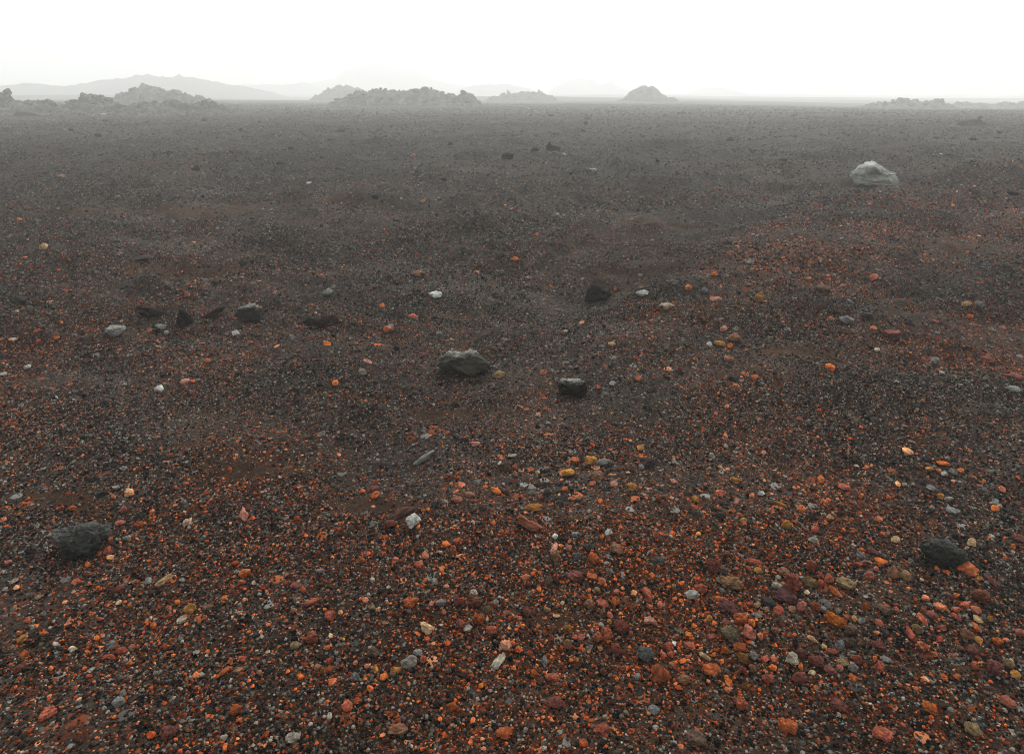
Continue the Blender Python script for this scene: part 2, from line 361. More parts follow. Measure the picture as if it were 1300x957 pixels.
# ---------------------------------------------------------------- ground: one polar sheet out to the horizon
def build_ground():
    rs = [0.25]
    while rs[-1] < 60: rs.append(rs[-1] * 1.0105 + .0006)
    while rs[-1] < 1400: rs.append(rs[-1] * 1.035)
    rs = np.array(rs)
    fr = np.linspace(-52, 52, 760); bk = np.linspace(52, 308, 70)[1:-1]
    an = np.radians(np.concatenate([fr, bk]))
    nr, na = len(rs), len(an)
    R, A = np.meshgrid(rs, an, indexing='ij'); X = R * np.sin(A); Y = R * np.cos(A)
    Z = height(X.ravel(), Y.ravel())
    nf = len(fr); GRID.update(r=rs, a=np.radians(fr), z=Z.reshape(nr, na)[:, :nf])
    V = np.stack([X.ravel(), Y.ravel(), Z], 1)
    V = np.vstack([V, [[0, 0, float(height(np.array([0.]), np.array([0.]))[0])]]])
    i = np.arange(nr - 1)[:, None] * na; j = np.arange(na)[None, :]; j2 = (j + 1) % na
    Fq = np.stack([i + j, i + na + j, i + na + j2, i + j2], -1).reshape(-1, 4)
    jj = np.arange(na); Ft = np.stack([np.full(na, nr * na), jj, (jj + 1) % na], 1)
    me = bpy.data.meshes.new('ground'); me.vertices.add(len(V)); me.vertices.foreach_set('co', V.astype(np.float32).ravel())
    lp = np.concatenate([Fq.ravel(), Ft.ravel()]).astype(np.int32); me.loops.add(len(lp)); me.loops.foreach_set('vertex_index', lp)
    st = np.concatenate([np.arange(len(Fq)) * 4, len(Fq) * 4 + np.arange(len(Ft)) * 3]).astype(np.int32)
    me.polygons.add(len(st)); me.polygons.foreach_set('loop_start', st); me.update(calc_edges=True); me.validate()
    if me.polygons[0].normal.z < 0: me.flip_normals()
    me.polygons.foreach_set('use_smooth', np.ones(len(me.polygons), bool)); me.materials.append(M_GROUND)
    for nm, fn in (('redness', redness), ('brown', brown), ('drift', drift)):
        a = me.attributes.new(nm, 'FLOAT', 'POINT'); a.data.foreach_set('value', fn(V[:, 0], V[:, 1]).astype(np.float32))
    link('ground', me, kind='structure', label='dark volcanic cinder plain with brown dust and low ripples')
build_ground()

# ---------------------------------------------------------------- individual stones
PAL = {  # colour key: (albedo, words)
 'orange': ((.50, .135, .030), 'orange'), 'rust': ((.32, .085, .028), 'rust-coloured'), 'brick': ((.30, .085, .050), 'brick-red'), 'red': ((.27, .062, .036), 'dull red'),
 'salmon': ((.44, .15, .08), 'salmon'), 'salred': ((.38, .105, .055), 'salmon-red'), 'pink': ((.40, .19, .14), 'pink'), 'pinkred': ((.26, .090, .062), 'pinkish red'),
 'peach': ((.62, .30, .14), 'peach'), 'ochre': ((.30, .14, .035), 'ochre'), 'olive': ((.18, .130, .065), 'olive-brown'), 'brown': ((.19, .095, .055), 'brown'),
 'maroon': ((.15, .052, .042), 'maroon'), 'dkbrown': ((.095, .062, .045), 'dark brown'), 'dark': ((.036, .036, .034), 'dark grey'), 'grey': ((.16, .16, .15), 'grey'),
 'blue': ((.125, .138, .138), 'bluish grey'), 'pale': ((.30, .31, .29), 'pale grey'), 'beige': ((.38, .31, .22), 'beige'), 'gbeige': ((.23, .205, .165), 'grey-beige'),
 'tan': ((.33, .21, .11), 'tan'), 'cream': ((.60, .47, .29), 'cream'), 'white': ((.50, .50, .46), 'whitish'), 'black': ((.020, .020, .019), 'black')}
SHW = {'b': 'angular', 'r': 'rounded', 'l': 'lumpy', 's': 'flat', 'w': 'wedge-shaped', 'e': 'elongated', 'c': 'craggy'}

# heroes: px, py, w, h, colour, shape, tilt, material, outline, depth ratio, anchor phrase, label
HEROES = [
 (1111, 221, 54, 31, (.22, .235, .22), 'o', 0, 'P', [(463, 632), (470, 612), (500, 590), (520, 575), (543, 568), (565, 580), (600, 603), (640, 620), (655, 640), (668, 668), (650, 684), (560, 690), (470, 690), (462, 660)], .8, 'pale pointed boulder', 'pale grey pointed boulder with a whitish crest beside the shallow gully', 'boulder'),
 (702, 187, 17, 15, (.008, .008, .008), 'o', 0, 'R', [(218, 492), (228, 486), (236, 470), (244, 486), (262, 488), (274, 498), (274, 522), (250, 526), (220, 524)], .9, 'black block with a tip', 'black block-shaped rock with a small tip on top, alone on the plain', 'rock'),
 (760, 372, 33, 23, (.016, .016, .015), 'o', 0, 'R', [(395, 510), (402, 470), (405, 448), (440, 428), (470, 430), (500, 448), (528, 470), (515, 490), (500, 505), (460, 502), (430, 516)], .85, 'black humped rock', 'black humped rock with a hollow face beside the gravel bank', 'rock'),
 (589, 460, 63, 37, (.050, .046, .036), 'o', 0, 'U', [(868, 795), (890, 768), (930, 748), (1000, 744), (1010, 735), (1060, 760), (1095, 790), (1100, 815), (1060, 845), (1025, 866), (990, 850), (930, 822), (875, 812)], .8, 'large grey-brown wedge', 'large grey-brown wedge rock with a pale upper edge', 'rock'),
 (727, 491, 38, 23, (.022, .020, .018), 'o', 0, 'U', [(258, 895), (275, 884), (330, 880), (390, 890), (400, 915), (398, 945), (370, 962), (300, 962), (265, 940)], .8, 'white-topped dark rock', 'dark blocky rock with a flat whitish top', 'rock'),
 (315, 397, 32, 24, (.030, .030, .027), 'o', 0, 'U', [(1148, 560), (1160, 530), (1200, 520), (1240, 518), (1262, 545), (1262, 590), (1200, 612), (1155, 606)], .8, 'grey-capped rock', 'grey-capped rock with a dark undercut face among the row of slabs', 'rock'),
 (408, 409, 47, 18, (.024, .017, .014), 'o', 0, 'S', [(210, 600), (240, 580), (290, 590), (310, 575), (350, 575), (380, 590), (385, 615), (340, 640), (320, 645), (280, 625), (215, 622)], .7, 'long brown slab', 'long flat dark brown slab with a notched underside', 'rock'),
 (234, 403, 20, 23, (.018, .016, .014), 'o', 0, 'R', [(855, 600), (860, 565), (880, 535), (900, 545), (935, 590), (940, 610), (890, 628), (865, 622)], .8, 'upright black wedge', 'upright black wedge stone standing on its broad end', 'rock'),
 (193, 393, 34, 17, (.022, .015, .012), 'o', 0, 'S', [(683, 545), (700, 528), (745, 545), (800, 570), (805, 582), (760, 578), (700, 572)], .6, 'tilted brown slab', 'tilted dark brown slab sloping down towards the upright black wedge', 'rock'),
 (270, 397, 30, 14, (.028, .014, .011), 'o', 0, 'S', [(980, 585), (1010, 568), (1060, 542), (1085, 540), (1082, 562), (1030, 588), (990, 594)], .6, 'rising reddish slab', 'thin reddish brown slab rising towards the grey-capped rock', 'rock'),
 (147, 419, 23, 13, (.26, .27, .26), 'b', 0, 'U', None, .8, 'pale lump with dark base', 'pale grey lump with a dark base, ahead of the tilted slab', 'stone'),
 (553, 374, 18, 9, (.56, .58, .56), 's', 0, 'S', None, .7, 'bright white chip', 'bright whitish flat stone alone on dark gravel', 'stone'),
 (107, 683, 64, 45, (.048, .051, .047), 'o', 0, 'C', [(440, 400), (470, 375), (640, 362), (740, 368), (800, 400), (822, 450), (800, 510), (720, 560), (640, 610), (520, 600), (450, 520)], .85, 'big dark boulder', 'big rounded dark grey boulder with a knobbly top', 'boulder'),
 (1198, 700, 55, 36, (.030, .031, .028), 'o', 0, 'C', [(490, 760), (500, 700), (560, 660), (640, 655), (700, 670), (770, 700), (780, 750), (740, 800), (640, 830), (540, 815)], .85, 'craggy black boulder', 'craggy black boulder with deep pits and a dark undercut', 'boulder'),
 (525, 660, 20, 19, (.48, .48, .45), 'o', 0, 'S', [(440, 572), (510, 530), (558, 590), (470, 648), (455, 640)], .9, 'pale square stone', 'pale grey square-cut stone propped against a reddish brown slab', 'stone'),
 (512, 650, 38, 13, (.10, .048, .036), 'e', 18, 'S', None, .5, '', 'reddish brown slab leaning behind the pale square stone', 'stone'),
 (674, 662, 34, 20, (.30, .11, .065), 'o', 0, 'S', [(105, 570), (130, 535), (165, 560), (190, 590), (250, 600), (300, 635), (260, 655), (190, 645), (115, 600)], .6, 'notched red wedge', 'long salmon-brown wedge with a notched thick end', 'stone'),
 (677, 643, 24, 9, (.30, .13, .035), 's', 4, 'S', None, .6, 'ochre bar', 'ochre bar-shaped stone behind the notched red wedge', 'stone'),
 (543, 796, 18, 16, (.62, .42, .24), 'o', 0, 'S', [(505, 525), (550, 535), (603, 570), (580, 600), (540, 612), (515, 590)], .9, 'cream wedge', 'cream wedge-shaped stone with sharp edges', 'stone'),
 (519, 839, 22, 15, (.21, .195, .165), 'b', 0, 'S', None, .8, 'grey-beige block', 'grey-beige knobbly block beside the lowest red slab, in fine gravel', 'stone'),
 (633, 840, 26, 11, (.36, .33, .25), 'e', 48, 'S', None, .45, 'pale curved shard', 'pale grey-beige curved shard lying slanted', 'stone'),
 (642, 819, 17, 13, (.58, .27, .17), 'b', 0, 'S', None, .8, 'salmon block', 'salmon-coloured block with a hollow top', 'stone'),
 (522, 763, 20, 13, (.36, .10, .035), 's', 14, 'S', None, .8, 'bright rust slab', 'bright rust slab with a smooth face, tilted on fine dark gravel', 'stone'),
 (602, 763, 23, 16, (.13, .052, .032), 'l', 0, 'S', None, .8, 'brown clod', 'dark reddish brown clod with a rough skin', 'stone'),
 (837, 855, 25, 23, (.50, .14, .055), 'l', 0, 'R', None, .8, 'orange hollow stone', 'bright orange lumpy stone with a hollow in its middle', 'stone'),
 (906, 718, 16, 22, (.17, .06, .04), 'r', 0, 'S', None, .9, 'brick-red egg', 'egg-shaped brick-red stone standing upright', 'stone'),
 (929, 738, 31, 18, (.17, .095, .045), 'b', -8, 'S', None, .8, 'brown block', 'large brown block with an ochre end, by the brick-red egg', 'stone'),
 (878, 754, 20, 12, (.25, .25, .225), 'r', 0, 'S', None, .8, 'pale grey oval', 'pale grey oval stone with a whitish end', 'stone'),
 (925, 770, 30, 17, (.14, .055, .052), 'r', -8, 'R', None, .8, 'long maroon stone', 'long maroon stone full of small pits', 'stone'),
 (997, 757, 28, 17, (.12, .048, .050), 'r', 0, 'R', None, .85, 'maroon oval', 'pitted maroon oval stone below the jagged red lump', 'stone'),
 (1007, 738, 23, 21, (.35, .10, .07), 'l', 0, 'R', None, .8, 'jagged red lump', 'jagged red lump standing behind the maroon oval', 'stone'),
 (1028, 738, 20, 14, (.15, .10, .045), 'r', -10, 'S', None, .8, 'olive-brown oval', 'smooth olive-brown oval stone beside the jagged red lump', 'stone'),
 (1017, 769, 11, 14, (.40, .15, .12), 'r', 0, 'S', None, .8, 'pink-red oval', 'small pink-red oval stone beside the maroon oval', 'stone'),
 (1061, 786, 29, 16, (.52, .145, .025), 'l', -8, 'R', None, .7, 'bright orange bar', 'bright orange elongated stone with a rough grooved skin', 'stone'),
 (1006, 835, 16, 22, (.62, .56, .42), 'l', 0, 'S', None, .8, 'cream knob', 'cream-white knobbly upright stone among maroon stones', 'stone'),
 (927, 804, 24, 17, (.13, .10, .06), 'b', -6, 'S', None, .85, 'olive block', 'olive-grey flat-topped block beside the salmon lump', 'stone'),
 (951, 803, 18, 17, (.46, .16, .11), 'l', 0, 'S', None, .8, 'salmon lump', 'salmon-red lump with a light upper side', 'stone'),
 (789, 796, 22, 17, (.22, .065, .05), 'l', 0, 'R', None, .8, 'pitted red stone', 'pitted dark red stone at the back of the red cluster', 'stone'),
 (770, 805, 16, 19, (.40, .12, .065), 'l', 0, 'S', None, .8, '', 'salmon-red fist-shaped stone in the middle of the red cluster', 'stone'),
 (759, 808, 12, 16, (.48, .15, .07), 'l', 0, 'S', None, .8, '', 'orange-red lump at the edge of the red cluster', 'stone'),
 (782, 824, 16, 15, (.20, .06, .05), 'b', 0, 'S', None, .8, '', 'dark red angular stone in front of the red cluster', 'stone'),
 (820, 830, 24, 17, (.13, .145, .13), 'b', 0, 'R', None, .8, 'grey-green ragged stone', 'grey-green ragged stone beside the orange hollow stone', 'stone'),
 (1229, 721, 25, 15, (.54, .16, .065), 'l', 0, 'S', None, .8, 'bright orange lump', 'bright orange ragged lump in front of the craggy black boulder', 'stone'),
 (1248, 756, 27, 18, (.16, .062, .032), 'w', -25, 'S', None, .7, 'rust wedge', 'smooth rusty brown wedge with an orange edge', 'stone'),
 (1194, 770, 18, 9, (.58, .20, .10), 's', 0, 'S', None, .8, 'flat salmon chip', 'flat bright salmon chip with a clean outline', 'stone'),
 (238, 663, 12, 9, (.62, .42, .30), 'b', 0, 'S', None, .8, 'cream chip', 'cream chip with a white end, alone on dark gravel', 'pebble'),
 (309, 652, 12, 20, (.58, .26, .19), 'o', 0, 'S', [(1222, 598), (1242, 640), (1225, 680), (1210, 660), (1195, 640)], .7, 'pink upright shard', 'pink upright shard with a pointed top', 'stone'),
 (538, 581, 32, 9, (.26, .26, .23), 'e', 28, 'R', None, .35, 'grey crusty streak', 'thin pale grey crusty streak of lava lying slanted', 'stone'),
 (964, 377, 12, 14, (.36, .17, .05), 'l', 0, 'S', None, .8, 'ochre knob', 'ochre knob on the gravel bank', 'stone'),
]

# the smaller stones, listed tile by tile: corner of the tile, enlargement, (x, y, w, h, colour, shape, tilt)
TILES = [
 (0, 690, 5.377, [(1115,250,120,55,'tan','e',20),(820,300,60,50,'pinkred','l'),(885,420,30,40,'orange','r'),(670,298,28,28,'orange','r'),(735,45,55,50,'brick','b'),(750,95,45,30,'peach','b'),(600,145,40,35,'orange','l'),(520,258,70,35,'brick','s'),(110,300,45,25,'peach','s'),(95,255,60,30,'gbeige','l'),(260,362,60,45,'olive','l'),(185,520,45,45,'brick','b'),(295,478,35,40,'grey','r'),(150,650,75,30,'ochre','e',12),(382,683,40,30,'pale','r'),(390,745,35,35,'blue','r'),(495,718,60,30,'beige','e',20),(160,750,55,35,'rust','e',35),(140,845,60,50,'pinkred','l'),(760,690,65,50,'blue','b'),(825,728,75,55,'red','r'),(905,705,55,45,'brown','b'),(660,648,40,35,'orange','l'),(700,628,35,25,'pale','s'),(735,768,80,25,'red','e',15),(885,812,45,35,'orange','r'),(1045,555,50,45,'rust','l'),(620,860,70,25,'gbeige','s'),(605,905,70,35,'red','l'),(690,512,45,30,'brick','s'),(1010,250,60,40,'grey','l'),(595,740,28,30,'orange','b'),(810,400,45,30,'beige','b'),(1155,440,40,45,'pinkred','l'),(55,125,55,28,'pinkred','r'),(300,610,55,35,'rust','l'),(1130,700,40,50,'rust','e',45)]),
 (220, 690, 5.377, [(485,200,85,60,'rust','w'),(548,268,35,35,'beige','b'),(608,298,35,55,'brick','b'),(770,265,30,40,'red','r'),(835,285,75,35,'maroon','e',65),(950,395,130,42,'brick','e',10),(1070,495,80,70,'brick','b'),(1142,470,40,32,'peach','r'),(1075,628,38,30,'cream','r'),(940,635,90,75,'brick','l'),(835,690,80,60,'olive','r'),(820,455,50,45,'brown','b'),(110,445,85,75,'ochre','b'),(235,430,80,50,'dkbrown','b'),(65,515,85,50,'beige','b'),(340,560,45,20,'pale','e',40),(215,505,30,35,'rust','r'),(25,400,40,40,'orange','l'),(215,250,45,28,'pink','s'),(470,262,50,25,'brick','s'),(345,372,45,18,'orange','s'),(490,380,35,25,'peach','r'),(515,600,35,22,'orange','b'),(560,620,60,40,'dark','b'),(645,738,35,20,'beige','s'),(350,870,130,42,'rust','e',16),(390,800,50,45,'rust','l'),(475,788,60,35,'red','e',28),(1065,800,50,50,'red','l'),(1065,855,75,45,'rust','l'),(1125,840,45,40,'maroon','b'),(870,910,52,50,'orange','r'),(780,872,40,28,'orange','r'),(650,865,60,50,'dark','b'),(1080,945,80,30,'rust','s'),(195,895,45,40,'gbeige','b'),(545,885,30,40,'red','b'),(590,880,50,35,'brown','r'),(180,870,30,40,'rust','l'),(445,860,55,30,'brown','s'),(985,840,60,45,'brown','l'),(1000,188,60,25,'blue','s'),(1035,445,35,35,'orange','r'),(235,738,28,28,'orange','r')]),
 (440, 690, 5.377, [(95,110,60,50,'orange','l'),(540,85,70,40,'salmon','b'),(490,135,65,45,'salred','l'),(340,98,40,30,'salmon','b'),(178,248,38,32,'beige','r'),(598,255,45,40,'grey','b'),(682,290,50,28,'salmon','e',60),(535,250,38,25,'orange','r'),(765,235,32,32,'pinkred','r'),(870,330,60,32,'gbeige','l'),(130,388,55,35,'salmon','r'),(175,435,55,50,'olive','r'),(215,450,32,42,'peach','r'),(638,400,65,50,'grey','b'),(580,408,42,38,'salmon','b'),(755,385,55,65,'maroon','b'),(795,375,28,28,'orange','r'),(660,465,35,42,'brown','r'),(965,450,60,55,'olive','l'),(905,515,80,75,'rust','c'),(960,518,25,40,'beige','r'),(735,500,40,20,'red','e',45),(825,575,70,45,'gbeige','w'),(780,550,70,65,'maroon','b'),(990,592,80,65,'brick','r'),(488,612,50,32,'orange','r'),(1020,400,50,40,'grey','l'),(525,785,50,80,'brick','b'),(485,740,70,35,'grey','e',28),(340,855,80,45,'ochre','r'),(255,912,55,45,'orange','b'),(145,832,50,45,'salmon','r'),(60,812,35,50,'salmon','l'),(195,860,60,35,'ochre','e',35),(180,740,80,70,'dkbrown','b'),(1140,845,40,30,'orange','l'),(730,825,30,25,'orange','b'),(55,910,70,55,'grey','l'),(320,785,60,40,'dark','r'),(1170,705,30,30,'orange','r'),(1090,470,55,30,'maroon','s'),(650,175,60,30,'orange','l'),(725,45,50,60,'salred','l')]),
 (660, 690, 5.377, [(35,225,75,45,'salmon','e',15),(128,312,42,42,'orange','r'),(190,258,75,65,'dkbrown','w'),(245,85,75,80,'brown','b'),(275,15,50,30,'orange','s'),(335,25,45,30,'salred','r'),(390,80,70,60,'grey','c'),(470,20,90,60,'dark','b'),(505,95,75,75,'rust','b'),(660,40,95,75,'brown','b'),(590,130,40,22,'grey','s'),(812,108,35,28,'orange','r'),(950,115,110,55,'dark','b'),(380,215,110,75,'maroon','b'),(495,220,80,45,'rust','w'),(562,255,50,70,'salmon','b'),(905,215,50,25,'orange','s'),(528,315,50,45,'olive','r'),(660,325,50,40,'pinkred','r'),(655,395,60,60,'rust','r'),(718,385,45,60,'brown','b'),(470,405,75,65,'brown','r'),(565,405,90,60,'brick','w'),(780,335,45,45,'peach','l'),(872,340,105,50,'brick','e',-52),(890,430,45,35,'salred','l'),(965,415,65,35,'brick','s'),(1050,285,30,30,'tan','r'),(1105,268,45,25,'orange','s'),(1100,390,35,35,'orange','l'),(292,408,35,28,'tan','r'),(250,490,55,40,'tan','w'),(48,470,50,60,'maroon','b'),(180,445,50,45,'olive','r'),(620,490,75,35,'pinkred','s'),(892,520,90,60,'pink','w'),(610,528,45,28,'ochre','s'),(325,585,75,70,'ochre','c'),(235,575,65,60,'brown','l'),(420,632,60,45,'pinkred','r'),(370,640,60,30,'red','e',55),(325,683,60,70,'brown','r'),(478,705,40,60,'grey','r'),(435,730,35,35,'pinkred','r'),(210,768,38,28,'orange','r'),(165,800,55,50,'blue','b'),(390,790,30,40,'ochre','r'),(350,795,35,30,'orange','r'),(100,890,60,55,'orange','l'),(220,905,110,60,'brick','r'),(95,940,35,35,'red','b'),(662,922,35,35,'orange','r'),(570,870,50,60,'brown','l'),(1015,700,75,60,'brick','b'),(1058,682,42,24,'white','e',-55),(978,757,55,42,'salred','b'),(1028,755,42,50,'salred','l'),(1115,803,50,35,'orange','r'),(1150,620,50,38,'orange','b'),(1150,770,45,40,'brick','l'),(800,905,50,40,'grey','r'),(1125,925,80,60,'brown','b'),(550,715,55,35,'brown','s'),(1155,690,80,55,'brick','r'),(1035,830,50,50,'brown','l')]),
 (870, 690, 5.377, [(495,180,55,40,'ochre','r'),(430,165,45,40,'brick','r'),(465,120,120,40,'red','s'),(665,185,95,60,'brown','b'),(855,150,70,80,'brick','l'),(635,235,40,50,'gbeige','b'),(628,285,75,50,'gbeige','r'),(230,248,55,40,'grey','r'),(252,320,50,35,'blue','b'),(100,300,90,60,'brick','l'),(235,372,120,30,'rust','s'),(928,215,45,40,'red','r'),(982,240,65,68,'salred','r'),(925,270,50,50,'red','r'),(1095,275,130,80,'olive','b'),(1025,325,105,45,'rust','e',-28),(832,332,35,30,'cream','r'),(890,425,65,70,'rust','l'),(940,448,40,35,'grey','r'),(565,395,95,60,'dark','b'),(440,405,45,55,'red','l'),(490,415,50,45,'olive','l'),(490,490,75,45,'gbeige','l'),(375,510,100,80,'rust','b'),(450,540,60,35,'orange','l'),(550,450,45,35,'brown','r'),(285,535,70,45,'maroon','s'),(730,445,60,45,'brown','b'),(118,490,32,32,'orange','r'),(165,508,42,42,'ochre','r'),(20,620,50,35,'orange','l'),(30,695,80,55,'brick','s'),(510,632,55,50,'salmon','r'),(545,612,35,30,'red','b'),(615,590,60,50,'brown','r'),(870,650,85,35,'tan','e',-14),(1055,690,65,65,'blue','b'),(1145,733,50,35,'blue','r'),(1130,590,80,80,'dkbrown','b'),(1130,670,80,65,'dkbrown','l'),(945,705,45,35,'tan','r'),(1005,733,75,50,'brick','l'),(1175,790,40,70,'salmon','r'),(895,790,110,80,'maroon','b'),(795,738,80,60,'maroon','l'),(395,780,75,80,'ochre','c'),(470,762,65,55,'grey','b'),(545,790,60,30,'red','e',-60),(605,795,45,45,'salred','b'),(600,843,55,40,'orange','r'),(380,705,110,60,'rust','l'),(270,725,60,50,'orange','l'),(195,757,40,30,'orange','b'),(130,765,95,38,'tan','e',-18),(108,715,38,30,'orange','r'),(180,855,130,80,'rust','b'),(390,860,60,55,'brick','l'),(460,850,55,55,'brown','r'),(565,915,85,70,'brick','l'),(785,905,100,95,'maroon','b'),(280,908,40,35,'orange','b'),(295,942,60,40,'orange','r'),(790,838,38,35,'orange','r'),(990,855,95,55,'maroon','w'),(1055,845,55,45,'pinkred','r'),(1145,845,65,60,'grey','r'),(1145,910,70,45,'orange','l'),(865,880,45,60,'cream','l'),(1075,810,80,50,'olive','s'),(175,632,80,30,'maroon','e',-18),(60,560,40,35,'orange','l'),(1155,512,48,40,'tan','r'),(1100,500,40,35,'brick','b'),(640,460,80,35,'red','s')]),
 (1080, 690, 5.377, [(65,78,60,38,'blue','r'),(155,50,90,45,'maroon','l'),(205,115,85,45,'orange','w'),(50,140,60,40,'brick','b'),(175,170,55,45,'pinkred','b'),(125,215,70,60,'pinkred','r'),(290,200,80,90,'brown','b'),(375,215,70,75,'tan','b'),(410,118,40,30,'blue','r'),(485,245,35,25,'beige','b'),(585,168,35,35,'orange','l'),(662,195,35,35,'orange','l'),(885,240,60,32,'ochre','e',55),(960,250,115,50,'maroon','e',-32),(920,265,45,25,'blue','r'),(725,352,40,35,'orange','l'),(785,420,60,45,'salred','l'),(855,450,70,50,'salmon','r'),(720,450,60,38,'brick','s'),(715,495,80,40,'red','e',-18),(870,515,70,30,'tan','e',-14),(950,512,40,40,'ochre','r'),(855,570,80,40,'rust','e',-32),(790,620,90,80,'brown','l'),(870,655,65,30,'ochre','s'),(1000,665,75,55,'orange','l'),(1060,658,45,35,'salmon','r'),(1150,600,80,60,'pinkred','b'),(985,845,100,95,'maroon','b'),(1080,810,75,60,'olive','r'),(1125,895,70,40,'ochre','l'),(850,835,55,60,'brick','b'),(490,515,95,45,'salred','e',-28),(405,610,110,50,'red','e',-42),(495,695,80,55,'salred','b'),(625,575,55,40,'pinkred','r'),(605,645,50,50,'red','l'),(550,480,90,50,'maroon','b'),(540,415,50,25,'blue','s'),(220,440,100,60,'dkbrown','w',-30),(310,450,45,40,'pinkred','b'),(110,430,55,60,'rust','l'),(25,515,40,35,'orange','r'),(75,520,50,45,'grey','r'),(195,540,60,35,'brick','s'),(180,608,45,38,'salmon','r'),(240,605,45,40,'dark','r'),(185,690,110,60,'maroon','l'),(50,790,55,60,'salred','l'),(245,790,90,40,'grey','s'),(195,840,70,70,'brick','b'),(162,785,30,40,'orange','r'),(455,580,80,60,'olive','l'),(580,755,50,35,'rust','s'),(830,720,80,65,'maroon','r'),(700,765,40,40,'brick','b'),(510,372,60,30,'salmon','s'),(640,910,60,45,'rust','l'),(725,905,55,40,'rust','b'),(515,925,60,35,'peach','s')]),
 (640, 560, 5.909, [(530,145,65,45,'salred','r'),(650,145,100,70,'ochre','b'),(735,155,115,55,'grey','e',12),(480,235,105,65,'ochre','b'),(700,260,115,85,'brown','r'),(825,318,70,42,'pink','r'),(960,342,75,65,'ochre','r'),(1098,160,75,75,'dark','r'),(1030,195,50,45,'grey','b'),(1120,305,55,50,'brown','b'),(1272,302,60,42,'pink','b'),(805,250,40,30,'tan','r'),(930,232,45,32,'peach','r'),(510,432,70,35,'brick','l'),(665,315,60,25,'brick','s'),(720,445,45,28,'orange','r'),(385,712,50,50,'white','w'),(490,748,38,35,'salred','r'),(490,798,48,35,'salred','l'),(425,785,55,35,'orange','b'),(370,800,95,35,'pink','s'),(780,690,75,28,'pale','e',-10),(735,718,35,32,'orange','r'),(630,795,90,55,'dark','c'),(405,365,60,35,'dark','b'),(455,360,50,30,'rust','b'),(80,195,45,40,'brick','r'),(30,170,70,60,'dkbrown','l'),(60,105,70,40,'gbeige','s'),(250,235,45,40,'tan','r'),(460,115,45,45,'dark','r'),(275,415,40,50,'pinkred','l'),(1020,50,70,45,'ochre','r'),(1140,700,55,65,'brick','b'),(530,700,65,35,'grey','s')]),
 (860, 560, 5.909, [(322,388,85,42,'brick','s'),(330,560,65,60,'dark','r'),(498,592,50,42,'tan','r'),(435,295,90,50,'ochre','l'),(135,435,55,50,'ochre','l'),(562,412,45,38,'salmon','b'),(445,455,40,55,'pink','w'),(1095,452,50,42,'salmon','b'),(1075,285,65,45,'orange','l'),(820,625,80,80,'ochre','b'),(630,390,50,30,'pale','b'),(1140,575,65,35,'tan','r'),(705,515,40,42,'salmon','b'),(775,470,100,38,'ochre','e',-12),(265,115,70,50,'gbeige','l'),(365,95,75,55,'brown','l'),(365,38,50,32,'gbeige','r'),(320,192,45,30,'peach','b'),(645,85,50,30,'pink','s'),(1020,740,80,50,'gbeige','b'),(1030,665,80,40,'red','l'),(170,375,55,28,'salred','s'),(1255,345,90,45,'brick','s'),(920,395,35,22,'pale','r')]),
 (1080, 560, 5.318, [(385,68,85,25,'peach','e',0),(598,198,38,32,'salmon','r'),(632,215,45,45,'pale','r'),(690,205,55,40,'grey','b'),(530,185,60,30,'ochre','l'),(625,150,80,35,'orange','l'),(520,130,60,30,'black','s'),(540,318,55,28,'grey','s'),(660,388,60,38,'gbeige','b'),(605,370,45,60,'ochre','l'),(690,465,90,45,'grey','s'),(190,525,55,45,'salmon','l'),(320,288,60,28,'peach','s'),(975,455,60,28,'orange','s'),(890,275,45,28,'brick','e',-60),(820,685,90,32,'tan','e',-22),(775,128,45,25,'pinkred','s'),(1020,325,50,40,'salmon','l'),(740,195,50,25,'orange','s'),(1140,650,80,50,'maroon','b'),(1095,712,30,45,'orange','b'),(305,668,65,28,'tan','s')]),
 (440, 560, 5.909, [(205,350,80,50,'maroon','r'),(212,405,90,38,'rust','s'),(120,380,55,38,'rust','b'),(855,330,75,40,'salmon','b'),(785,322,38,35,'salmon','l'),(820,375,55,32,'orange','l'),(825,438,85,55,'pinkred','b'),(1120,370,85,50,'orange','e',-42),(1040,342,40,25,'orange','r'),(925,395,80,50,'brown','r'),(770,265,85,50,'maroon','l'),(837,270,28,28,'orange','b'),(330,615,75,65,'maroon','b'),(535,645,48,28,'orange','r'),(1100,612,45,32,'orange','r'),(575,520,38,50,'ochre','r'),(610,512,40,35,'orange','b'),(835,750,75,55,'salred','l'),(745,772,60,35,'orange','l'),(800,805,55,45,'salmon','b'),(1145,165,50,35,'pale','w'),(1190,190,90,80,'dkbrown','l'),(1265,190,45,40,'brick','r'),(1265,245,50,50,'brown','b'),(970,20,90,28,'pink','s'),(195,620,50,55,'grey','b'),(670,475,70,50,'dark','r')]),
 (0, 600, 5.909, [(970,150,75,50,'peach','r'),(920,275,60,60,'pinkred','w'),(870,110,60,35,'grey','b'),(850,180,35,32,'salmon','b'),(25,350,50,35,'salmon','s'),(210,195,50,30,'orange','s'),(455,265,70,45,'brick','l'),(540,265,55,40,'rust','b'),(1040,390,70,55,'rust','l'),(930,440,40,40,'salmon','r'),(960,490,55,50,'grey','b'),(1145,290,50,32,'salmon','s'),(805,585,60,55,'brick','b'),(832,635,48,38,'peach','b'),(745,605,38,45,'brick','b'),(830,500,38,30,'orange','b'),(900,375,70,45,'pinkred','w'),(1045,335,75,40,'black','b')]),
